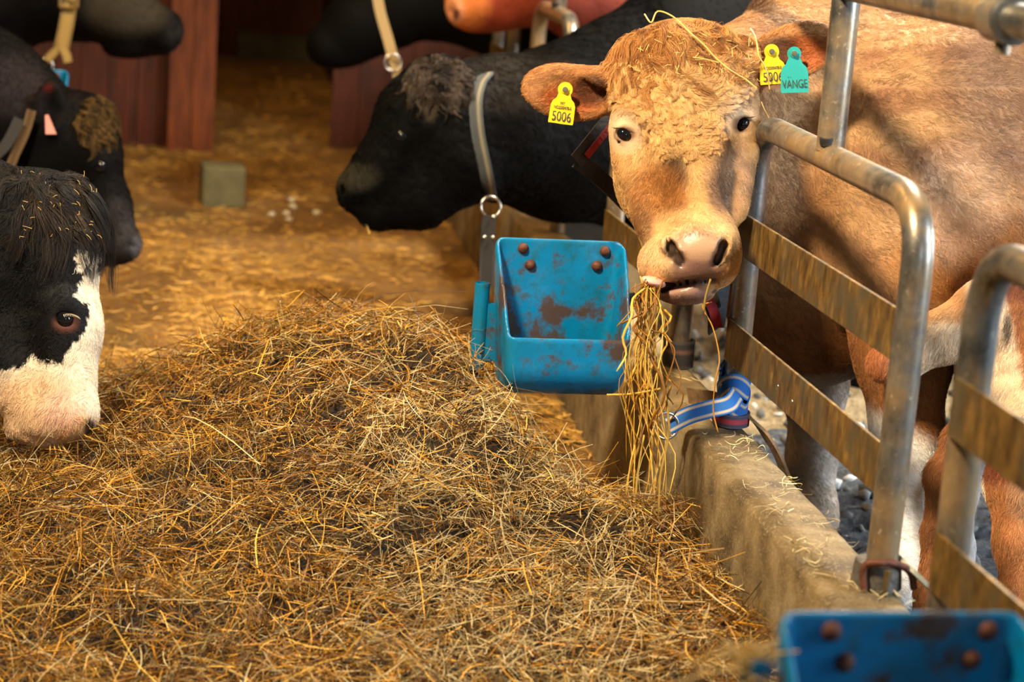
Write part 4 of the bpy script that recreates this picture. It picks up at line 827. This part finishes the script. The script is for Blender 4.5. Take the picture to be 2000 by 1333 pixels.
fur('coat', bg, V, F, N, 10000, lambda p: np.full(len(p), .012), lambda p: np.stack([.6+0*p[:, 0], .7+0*p[:, 0], .2+0*p[:, 0]], 1), g_col, None, .0009, .3, .1, .6, 4, 71)
# --- brown and white calf at the right edge
Zk = 3.98
def q3(x, y, w=0): return c3(x, y, Zk-w/1000.)
f = bbox_field([q3(1660, 480), q3(1660, 1260), c3(2760, 400, 4.0), c3(2650, 1400, 3.75), c3(2000, 1260, 3.6)], .12, .02, .0075, (np.array([q3(1670, 0)[0], -.2, 3.6]), np.array([q3(2060, 0)[0], .62, 4.2])))
f.chain([(q3(2000, 610, -40), .095), (q3(1935, 622, 0), .074), (q3(1850, 655, 5), .048), (q3(1765, 692, 0), .042), (q3(1728, 712, 0), .036)], .03); f.ell(q3(1985, 560, 30), (.052, .046, .035), rotz(-25), k=.02)
f.chain([(q3(2010, 640, -60), .11), (q3(1985, 735, -60), .095), (q3(2060, 760, -60), .12)], .05); f.chain([(q3(2080, 700, -90), .2), (c3(2650, 690, 3.78), .20)], .06); f.cone(q3(1965, 700, -40), q3(1960, 800, -50), .062, .055, .04)
f.chain([(q3(1945, 790, -60), .058), (q3(1905, 870, -55), .040), (q3(1878, 950, -50), .028), (q3(1872, 1070, -45), .024), (q3(1868, 1170, -45), .036)], .03)
f.chain([(q3(1985, 740, 40), .05), (q3(1880, 860, 60), .032), (q3(1838, 930, 70), .026), (q3(1828, 1040, 75), .022), (q3(1818, 1150, 80), .025), (q3(1812, 1225, 80), .034)], .025)
f.chain([(q3(2040, 780, 60), .085), (q3(2000, 880, 130), .052), (q3(1978, 945, 150), .046), (q3(1985, 1060, 150), .036), (q3(1992, 1180, 150), .034), (q3(1985, 1290, 150), .046)], .03)
for xx in (2560, 2640): f.chain([(c3(xx, 720, 3.78), .10), (c3(xx, 950, 3.78), .05), (c3(xx-10, 1300, 3.78), .04)], .04)
def q_col(p, n=None):
    x, y = pix(p); z = p[:, 2]; c = np.tile(S((232, 208, 176)), (len(p), 1)); c = mixc(c, S((150, 90, 60)), blob(x, y, 1992, 556, 38, 40, .3)); c = mixc(c, S((206, 152, 92)), ((x < 1890) & (y < 632+.0*x))*np.clip((640-y)/20, 0, 1)*.8)
    c = mixc(c, S((168, 104, 62)), np.clip((1805-x)/75, 0, 1)); c = mixc(c, S((172, 110, 64)), np.clip((x-1972-.22*(y-650))/16, 0, 1)*((y > 585) | (x > 2040))*(y < 850)); c = mixc(c, S((60, 40, 26)), blob(x, y, 1968, 640, 8, 30, .5)*.8)
    leg = (y > 815); c = np.where((leg & (x < 1862) | (leg & (z < Zk-.045) & (x < 1900)))[:, None], np.array(S((158, 102, 60))), c); c = np.where((leg & (x >= 1862) & (z > Zk-.03) & (x < 1960))[:, None], np.array(S((238, 234, 228))), c)
    k = leg & (x > 1925) & (z < Zk-.03); c = np.where(k[:, None], mixc(np.tile(S((128, 70, 44)), (len(p), 1)), S((206, 140, 86)), np.clip((y-930)/25, 0, 1)), c); c = mixc(c, S((222, 170, 120)), k*blob(x, y, 1990, 960, 22, 50)*.7); return c
ca = empty('calf', (P(1900, 1225, 3.98)[0], P(1900, 1225, 3.98)[1], 0), 'brown and white calf behind the second hoop, at the right edge', 'calf')
o, V, F, N, qB = body('body', f, q_col, MAT['skin'], None, 1, ca)
fur('coat', ca, V, F, N, 90000, lambda p: np.where(pix(p)[1] > 815, .020, .014), lambda p: np.stack([-.2+.25*noise(p, .2, 3), 1+0*p[:, 0], .1+0*p[:, 0]], 1), q_col, lambda c: np.where(pix(c)[0] < 2030, 2.5, .8), .00038, .26, .08, .3, 5, 81, cvar=.15)
# ------------------------------------------------------------------ the hay pile
HP = [(630,605,4.40),(590,618,4.42),(560,628,4.45),(500,640,4.48),(430,662,4.50),(380,680,4.55),(330,705,4.6),(270,735,4.75),(210,745,4.9),(700,632,4.36),(780,648,4.32),(850,655,4.30),(930,682,4.25),(985,770,4.10),(1040,860,4.0),(1100,905,3.96),(1150,935,3.95),(1230,965,3.90),(1340,1000,3.85),(1390,1110,3.6),(1420,1240,3.35),(1440,1333,3.15),
      (620,800,4.0),(900,800,3.98),(300,850,4.1),(100,900,4.0),(0,870,4.3),(100,1100,3.55),(400,1100,3.55),(700,1000,3.68),(1000,1000,3.74),(1200,1100,3.62),(1000,1200,3.42),(600,1300,3.22),(200,1300,3.22),(1300,1300,3.22),(1000,1333,3.17),(-150,1000,3.95),(-200,1300,3.25),(820,900,3.82),(480,900,3.86),(1130,1040,3.72),(450,760,4.15),(780,720,4.12)]
hp = np.array([P(*q) for q in HP]); floor_pts = np.array([PZ(x, y, 0) for x, y in ((500, 590), (620, 575), (700, 575), (860, 590), (1000, 700), (1090, 840), (1210, 905), (420, 600), (300, 640), (180, 680), (60, 690), (600, 480), (300, 500), (950, 560))])
floor_pts[:, 2] = -.05
hp = np.concatenate([hp, floor_pts, [(x, y, .02) for x in (-.9, -.4, .1, .6, .95) for y in (2.35,)], [(x, 1.9, -.05) for x in (-.9, .0, .9)], [(.97, 3.3, .15), (.97, 3.0, .14), (.97, 3.55, .13), (.93, 3.85, .04), (.80, 4.0, .04), (.93, 4.2, -.02), (.75, 4.25, .0), (.68, 4.4, .0), (-.95, 3.5, .15), (-.95, 4.2, .1), (-.95, 5, -.03)]])
def tps(xy, z, lam=.0006):
    n = len(xy); r = np.sqrt(((xy[:, None]-xy[None])**2).sum(2)); A = np.zeros((n+3, n+3)); A[:n, :n] = np.where(r > 0, r*r*np.log(r+1e-12), 0)+lam*np.eye(n); A[:n, n] = 1; A[:n, n+1:] = xy; A[n:, :n] = A[:n, n:].T
    w = np.linalg.solve(A, np.concatenate([z, [0, 0, 0]]))
    def fn(q):
        out = np.empty(len(q))
        for i in range(0, len(q), 20000):
            p = q[i:i+20000]; d = np.sqrt(((p[:, None]-xy[None])**2).sum(2)); out[i:i+20000] = (np.where(d > 0, d*d*np.log(d+1e-12), 0)@w[:n])+w[n]+p@w[n+1:]
        return out
    return fn
hz0 = tps(hp[:, :2], hp[:, 2])
def hz(q):
    q3_ = np.concatenate([q, q[:, :1]*0], 1); return hz0(q)+.018*noise(q3_, .24, 3)+.018*noise(q3_, .11, 6)+.009*noise(q3_, .05, 1)
X0, X1, Y0, Y1 = -.90, .953, 1.9, 5.3
gx, gy = np.linspace(X0, X1, 150), np.linspace(Y0, Y1, 260); GX, GY = np.meshgrid(gx, gy, indexing='ij'); q = np.stack([GX.ravel(), GY.ravel()], 1); zz = hz(q)
def ribbons(c, d, n, L, wd, bend, col, segs=5, fold=.35):             # flat, slightly folded stalks: centre, direction, up, length, width
    k = len(c); sd = np.cross(d, n); t = np.linspace(-.5, .5, segs+1); side = rng.normal(size=(k, 1))*bend; lift = rng.normal(size=(k, 1))*bend*.6
    P0 = c[:, None]+d[:, None]*(L[:, None]*t)[:, :, None]+sd[:, None]*((side*L[:, None])*(t*t*4-.5))[:, :, None]+n[:, None]*((lift*L[:, None])*(t*t*4-.3))[:, :, None]
    a = rng.uniform(0, PI, k); wv = (np.cos(a)[:, None]*sd+np.sin(a)[:, None]*n); wn = np.cross(d, wv); tap = np.interp(t, [-.5, -.4, .3, .5], [.7, 1, .9, .35])
    ww = (wd[:, None]*tap)[:, :, None]*.5; A = P0-wv[:, None]*ww; B = P0+wn[:, None]*ww*fold; Cc = P0+wv[:, None]*ww
    V = np.stack([A, B, Cc], 2).reshape(-1, 3); i = np.arange(k)[:, None]*(segs+1)*3+np.arange(segs)[None]*3; i = i.ravel()
    F = np.concatenate([np.stack([i, i+1, i+4, i+3], 1), np.stack([i+1, i+2, i+5, i+4], 1)]); return V, F, np.repeat(col, (segs+1)*3, axis=0)
def unit(v): return v/(np.linalg.norm(v, axis=1, keepdims=True)+1e-9)
HAYC = np.array([S(c) for c in ((200, 146, 48), (172, 118, 34), (126, 82, 22), (212, 168, 78), (98, 62, 18), (150, 122, 58), (170, 148, 100), (110, 92, 44), (196, 180, 140), (66, 42, 14))]); HAYC = HAYC*np.array([1.06, 1.0, .74]); HAYW = np.array([.16, .17, .18, .07, .15, .06, .03, .06, .02, .10])
def hay_colors(k, pale): # pale: 0..1 share of paler stalks
    i = rng.choice(len(HAYC), k, p=HAYW/HAYW.sum()); c = HAYC[i]*rng.uniform(.35, 1.45, (k, 1)); b = rng.uniform(size=k) < pale; c[b] = np.array(S((204, 178, 124)))*rng.uniform(.6, 1.1, (b.sum(), 1)); return c
def surf_n(q, e=.02):
    dx = (hz(q+[e, 0])-hz(q-[e, 0]))/(2*e); dy = (hz(q+[0, e])-hz(q-[0, e]))/(2*e); return unit(np.stack([-dx, -dy, np.ones(len(q))], 1))
def lay(count, Lr, Wr, tilt, zlo, zhi, bend=.16, pale=None):
    q = np.stack([rng.uniform(X0, X1-.01, count*2), rng.uniform(2.2, 5.1, count*2)], 1); z = hz(q); n = surf_n(q); keep = (z > -.005) & (rng.uniform(size=len(q)) < np.clip(1.35-.25*(q[:, 1]-2.6), .45, 1)); q, z, n = q[keep][:count], z[keep][:count], n[keep][:count]; k = len(q)
    p3 = np.concatenate([q, q[:, :1]*0], 1); a = noise(p3, .5, 2)*2.2+rng.normal(size=k)*.9; t = np.stack([np.cos(a), np.sin(a), a*0], 1); t = unit(t-n*(t*n).sum(1, keepdims=True)); d = unit(t+n*(rng.normal(size=(k, 1))*tilt))
    c = np.concatenate([q, z[:, None]], 1)+n*rng.uniform(zlo, zhi, (k, 1)); L = rng.uniform(*Lr, k)*rng.choice([1, 1, .6, 1.5], k); wd = rng.uniform(*Wr, k)
    pl = np.clip(.10+.9*np.exp(-(((q[:, 0]-.55)/.22)**2+((q[:, 1]-3.45)/.55)**2)), 0, .5); return ribbons(c, d, n, L, wd, bend, hay_colors(k, 0*q[:, 0]+pl), 5)  # paler stalks crowd the right ridge: its daylight highlight put into colour
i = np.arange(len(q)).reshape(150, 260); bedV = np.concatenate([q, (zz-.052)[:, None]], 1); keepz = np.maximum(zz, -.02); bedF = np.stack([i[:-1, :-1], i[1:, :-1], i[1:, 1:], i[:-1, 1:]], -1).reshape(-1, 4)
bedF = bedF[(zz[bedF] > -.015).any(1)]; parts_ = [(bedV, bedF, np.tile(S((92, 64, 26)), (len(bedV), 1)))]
parts_.append(lay(92000, (.018, .065), (.0009, .0026), .42, -.046, .006, .07)); parts_.append(lay(16000, (.04, .11), (.0009, .0022), .42, -.014, .018, .08)); parts_.append(lay(1300, (.12, .24), (.0012, .0024), .30, -.004, .02, .14))
def cat(parts_):
    Vs, Fs, Cs, o = [], [], [], 0
    for V, F, c in parts_: Vs.append(V); Fs.append(F+o); Cs.append(c); o += len(V)
    return np.concatenate(Vs), np.concatenate(Fs), np.concatenate(Cs)
V, F, Cc = cat(parts_); V[:, 0] = np.minimum(V[:, 0], .951); V[:, 2] = np.maximum(V[:, 2], .001); mi = np.zeros(len(F), np.int32); mi[:len(bedF)] = 1
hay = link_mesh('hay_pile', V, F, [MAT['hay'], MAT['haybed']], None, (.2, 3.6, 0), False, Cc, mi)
tag(hay, 'big heap of golden hay spread over the aisle in front of the cows', 'hay', None, 'stuff')
# ------------------------------------------------------------------ loose straw on the aisle floor
k = 9000; q = np.stack([rng.uniform(-.85, .94, k), rng.uniform(4.3, 14, k)], 1); p3 = np.concatenate([q, q[:, :1]*0], 1); dens = noise(p3, .9, 4)+.6*noise(p3, .35, 2); q = q[(dens > .15) | (rng.uniform(size=k) < .12)]
cl = []
for x, y, r, n in ((330, 330, .22, 420), (560, 600, .16, 420), (430, 590, .14, 300), (500, 520, .16, 260), (470, 630, .12, 240), (600, 360, .25, 260), (680, 480, .14, 150), (440, 415, .10, 60), (560, 310, .3, 260), (360, 500, .15, 160), (250, 700, .10, 160), (1080, 800, .12, 420), (1150, 830, .08, 300), (1000, 720, .1, 160), (1200, 880, .05, 160)):
    c = PZ(x, y, 0); cl.append(c[None, :2]+rng.normal(size=(n, 2))*[r, r*1.6])
q = np.concatenate([q]+cl); q = q[(q[:, 0] > -.88) & (q[:, 0] < .94) & (q[:, 1] > 4)]; k = len(q); a = rng.uniform(0, 2*PI, k); d = np.stack([np.cos(a), np.sin(a), rng.normal(size=k)*.08], 1); n = np.tile([0, 0, 1.], (k, 1))
V, F, Cc = ribbons(np.concatenate([q, rng.uniform(.002, .014, (k, 1))], 1), unit(d), n, rng.uniform(.02, .08, k), rng.uniform(.002, .005, k), .15, np.array([S((226, 176, 84))])*rng.uniform(.55, 1.25, (k, 1)), 3); V[:, 2] = np.maximum(V[:, 2], .0008)
tag(link_mesh('loose_straw', V, F, MAT['hay'], None, (0, 6, 0), False, Cc), 'loose golden straw scattered over the aisle floor behind the hay pile', 'straw', None, 'stuff')
k = 420; y = rng.uniform(2.6, 4.3, k); x = rng.uniform(.965, 1.08, k); q = np.stack([x, y, np.full(k, .327)], 1); kk = noise(q, .25, 3)+rng.normal(size=k)*.5 > .1; q = q[kk]; k = len(q); a = rng.uniform(0, 2*PI, k); d = np.stack([np.cos(a), np.sin(a), rng.normal(size=k)*.1], 1)
V, F, Cc = ribbons(q, unit(d), np.tile([0, 0, 1.], (k, 1)), rng.uniform(.01, .05, k), rng.uniform(.0008, .0022, k), .3, np.array([S((220, 196, 140))])*rng.uniform(.5, 1.1, (k, 1)), 4)
tag(link_mesh('straw_bits', V, F, MAT['hay'], None, (1.02, 3.4, .32), False, Cc), 'short straw bits lying on top of the concrete kerb', 'straw', None, 'stuff')
# ------------------------------------------------------------------ stones and dung lumps in the stall litter
V, F, Cc, o_ = [], [], [], 0
m0 = bmesh.new(); bmesh.ops.create_icosphere(m0, subdivisions=1, radius=1); sv = np.array([v.co[:] for v in m0.verts]); sf = np.array([[v.index for v in p.verts] for p in m0.faces]); m0.free()
for _ in range(1500):
    c = np.array([rng.uniform(1.1, 2.6), rng.uniform(2.2, 6.5), rng.uniform(-.014, .004)]); r = rng.uniform(.006, .020)*rng.uniform(.6, 1.2, 3); v = sv*r*(1+.25*rng.normal(size=(len(sv), 1)))+c; V.append(v); F.append(sf+o_); o_ += len(sv); g = rng.choice([.03, .08, .2, .45]); Cc.append(np.tile([g, g*.95, g*.85], (len(sv), 1)))
tag(link_mesh('litter_crumbs', np.concatenate(V), np.concatenate(F), attr_mat('crumbs', .7), None, (1.8, 4, 0), False, np.concatenate(Cc)), 'crumbs of grey litter and dung over the stall floor', 'litter', None, 'stuff')
# pale lumps on the floor
for x, y in ((569, 396), (572, 411), (530, 424), (559, 422), (563, 434), (619, 422)):
    w = PZ(x, y, 0); r = rng.uniform(.8, 1.1); v = sv*np.array([.020, .02, .013])*r*(1+.15*rng.normal(size=(len(sv), 1))); v[:, 2] -= v[:, 2].min(); o = link_mesh('feed_lump', v+w, sf, MAT['pellet'], None, w); tag(o, 'pale lump of feed on the aisle floor near the grey block', 'feed lump', 'pale feed lumps on the aisle floor')
# ------------------------------------------------------------------ hay hanging from the mouth
V_, = [MB()]; pal = []
def stalk_cols(n): return hay_colors(n, .3)
sp = []; rs = np.random.default_rng(5)
def stalk(pts, r, n=3): V_.tube(spline(pts, n), r, 5)
def mouth(x, y, dz): return P(x, y, 3.78+dz)
for i in range(46):
    x0 = 1268+rs.normal()*10; y0 = 552+rs.normal()*6; x1 = 1262+rs.normal()*26; y1 = rs.choice([700, 800, 900, 960, 1000])+rs.normal()*30; dz = rs.normal()*.02; w = [mouth(x0, y0, -.005)]
    for t in (.15, .35, .6, .8, 1.): w.append(mouth(x0+(x1-x0)*t+rs.normal()*15*(t < 1)-8*math.sin(t*3), y0+(y1-y0)*t, dz+rs.normal()*.008-.01*t))
    r = rs.choice([.0006, .0008, .0012, .0018, .0026]); stalk(w, [r*.8]*3+[r]*9+[r*.8]*3+[r*.5])
for pts in ([(1296, 545), (1270, 600), (1214, 632)], [(1240, 600), (1205, 638)], [(1262, 545), (1238, 590), (1262, 640), (1300, 655), (1318, 700), (1330, 740), (1322, 770)], [(1290, 760), (1235, 770), (1185, 772)], [(1300, 660), (1318, 690), (1300, 760), (1315, 790)], [(1222, 700), (1222, 790), (1240, 860), (1238, 960), (1250, 1005)], [(1280, 800), (1300, 860), (1290, 900), (1262, 990)], [(1390, 590), (1372, 600), (1392, 640), (1405, 700), (1398, 740), (1393, 800), (1402, 845)], [(1388, 545), (1378, 580), (1374, 610)], [(1260, 780), (1236, 740), (1215, 760), (1225, 800)], [(1270, 830), (1295, 800), (1310, 755)], [(1258, 850), (1245, 930), (1240, 1000)]):
    dz = rs.normal()*.012-.02; stalk([mouth(x, y, dz+rs.normal()*.004) for x, y in pts], .0022 if len(pts) == 3 else .0014, 5)
bv_ = V_; n_v = len(bv_.v); sub = attr_mat('mouth_hay', .5, .35); me_c = np.zeros((n_v, 3)); adj = np.arange(n_v); cc = HAYC[rng.choice([0, 3, 1, 0, 3, 5, 6, 2], 4000)]*rng.uniform(.8, 1.25, (4000, 1)); cur = 0
hw = link_mesh('hay_wisp', bv_.v, bv_.f, MAT['hay'], None, None, True, None)
comp = np.zeros(n_v, int); c_id = -1; prev = -10
lens = []
for fct in bv_.f:
    if len(fct) == 5 and fct[0] != fct[-1]-4: pass
starts = [f_[-1] for f_ in bv_.f if len(f_) == 5 and f_[0] > f_[-1]]; starts = sorted(starts)
comp = np.searchsorted(np.array(starts), np.arange(n_v), side='right')-1
a = hw.data.attributes.new('Col', 'FLOAT_COLOR', 'POINT'); c4 = np.ones((n_v, 4), np.float32); c4[:, :3] = np.clip(cc[comp], 0, 1); a.data.foreach_set('color', c4.ravel())
tag(hw, 'long wisp of hay dangling from the tan cow mouth', 'hay', None, 'stuff')
# straw on the tan cow's head
def on_head(pts, lift=.006):
    out = []
    for x, y in pts:
        w, n = hit(tB, x, y, lift); out.append(w if w is not None else P(x, y, Z0+.03))
    return out
def straw(label, pts, r, lift=.012, c=MAT['tan_strap']):
    m = MB(); m.tube(spline(on_head(pts, lift), 5), r, 6); o = m.build('straw_stalk', STRAW); tag(o, label, 'straw'); return o
STRAW = plain('straw_gold', S((214, 170, 88)), .5, 0, .2, 60)
straw('long bent straw lying across the curly forehead of the tan cow', [(1270, 55), (1272, 44), (1292, 50), (1318, 58), (1345, 80), (1368, 100), (1386, 126), (1408, 150), (1438, 172), (1460, 190)], .0016, .030)
straw('curling straw hanging from the tan cow ear beside the yellow tag', [(1452, 80), (1464, 95), (1470, 118), (1480, 130), (1487, 142), (1484, 164)], .0016, .028)
straw('thin straw dangling by the tan cow eye at the hoop rail', [(1470, 205), (1474, 215), (1482, 235), (1474, 248)], .001, .022)
straw('short straw across the tan cow forehead below the long one', [(1350, 128), (1372, 132), (1392, 138)], .0012, .030)
m = MB()
for i in range(60):
    x, y = rs.uniform(1205, 1475), rs.uniform(78, 165); a = rs.uniform(0, 6.28); l = rs.uniform(3, 15); w = on_head([(x, y), (x+l*.5*math.cos(a), y+l*.5*math.sin(a)), (x+l*math.cos(a), y+l*math.sin(a))], .020)
    if all(hit(tB, x+l*t*math.cos(a), y+l*t*math.sin(a))[0] is not None and (to_c(w[int(t*2)])[2] < 4.08) for t in (0, .5, 1)): m.tube(w, .0007, 5)
tag(m.build('chaff', STRAW), 'bits of chaff caught in the forelock of the tan cow', 'straw', None, 'stuff')
m = MB()
for i in range(46):
    x, y = rs.uniform(40, 195), rs.uniform(352, 470); w, n = hit(bB, x, y, .022)
    if w is not None: d = M@np.array([rs.normal(), rs.normal(), 0])*rs.uniform(.002, .005); m.tube([w-d, w+n*.002, w+d], .0005, 5)
tag(m.build('chaff', STRAW), 'bits of chaff caught in the forelock of the black and white cow', 'straw', None, 'stuff')
straw_e = MB(); straw_e.tube(spline([P(712, 425, Ze-.03), P(716, 440, Ze-.035), P(722, 458, Ze-.035)], 5), .003, 6); tag(straw_e.build('straw_stalk', STRAW), 'straw hanging from the mouth of the black cow in profile', 'straw')
m = MB()
for dx in (-14, -4, 6, 16): m.tube(spline([P(105+dx*.6, 860, Zb-.05), P(112+dx, 880, Zb-.06), P(120+dx*1.8, 908, Zb-.05)], 4), .0016, 5)
tag(m.build('hay_wisp', STRAW), 'few hay stalks at the lips of the black and white cow', 'hay', None, 'stuff')
# ------------------------------------------------------------------ tie strap wound round the far post, its ring, and the leather strap
X, Y = 1.052, 3.846
root = empty('tie_strap', (X, Y, .33), 'blue and grey striped webbing wound round the post foot on the kerb', 'tie strap')
bl = lambda t: S((12, 88, 158)) if not (.14 < t < .27 or .73 < t < .86) else S((176, 160, 138))
pts = [(X+(R_+.006)*math.cos(t), Y+(R_+.006)*math.sin(t), .352+.078*(t-3)/13.) for t in np.linspace(3., 16., 70)]
strap_mesh('wound_turns', [np.array(p)+np.array([0, 0, .016*math.sin(i*.35)]) for i, p in enumerate(pts)], (0, 0, 1.), .036, .003, bl, root, 15)
strap_mesh('loose_end', spline([P(1440, 770, 4.005), P(1424, 790, 3.985), P(1385, 800, 3.985), P(1345, 812, 3.99), P(1305, 832, 4.0)], 6), M@np.array([.15, 1, -.3]), .036, .003, bl, root, 15)
ring('ring', P(1301, 832, 3.985), .026, .003, MAT['steel'], root, (.4, .2))
rd = lambda t: S((150, 44, 58)) if .35 < t < .65 else S((60, 56, 72))
o = empty('red_strap', (X, Y, .322), 'dark strap with a red stripe wrapped round the post below the blue webbing', 'strap'); strap_mesh('wrap', [(X+(R_+.010)*math.cos(t), Y+(R_+.010)*math.sin(t), .336+.002*math.sin(t)) for t in np.linspace(0, 2*PI, 40)], (0, 0, 1.), .026, .006, rd, o)
m = MB(); pp = spline([P(1345, 772, 4.20), P(1395, 782, 4.12), P(1440, 797, 4.09), P(1480, 832, 4.08), P(1515, 882, 4.07), P(1537, 935, 4.10)], 8); m.strip(pp, M@np.array([.45, .5, -.6]), .034, .006); o = m.build('leather_strap', MAT['leather']); tag(o, 'worn brown leather strap draped over the kerb behind the blue webbing', 'strap')
o = empty('post_wrap', (1.05, 4.33, .322), 'dark grey webbing wrapped round the foot of the hoop post under the chin', 'strap'); strap_mesh('wrap', [(1.05+(R_+.008)*math.cos(t), 4.33+(R_+.008)*math.sin(t), .352) for t in np.linspace(0, 2*PI, 40)], (0, 0, 1.), .06, .006, lambda t: S((120, 84, 66)) if .5 < t < .64 else S((52, 46, 44)), o)
# frayed hay on the near bowl's tube
m = MB()
for i in range(26):
    a = P(1450+rs.normal()*14, 1285+rs.normal()*10, 2.08); m.tube(spline([a, a+M@np.array([rs.normal()*.012, rs.normal()*.01, -.01]), a+M@np.array([rs.normal()*.03, rs.uniform(-.02, .03), -.01])], 4), .0012, 5)
tag(m.build('hay_wisp', STRAW), 'pale hay tuft caught on the tube of the foreground bowl', 'hay', None, 'stuff')
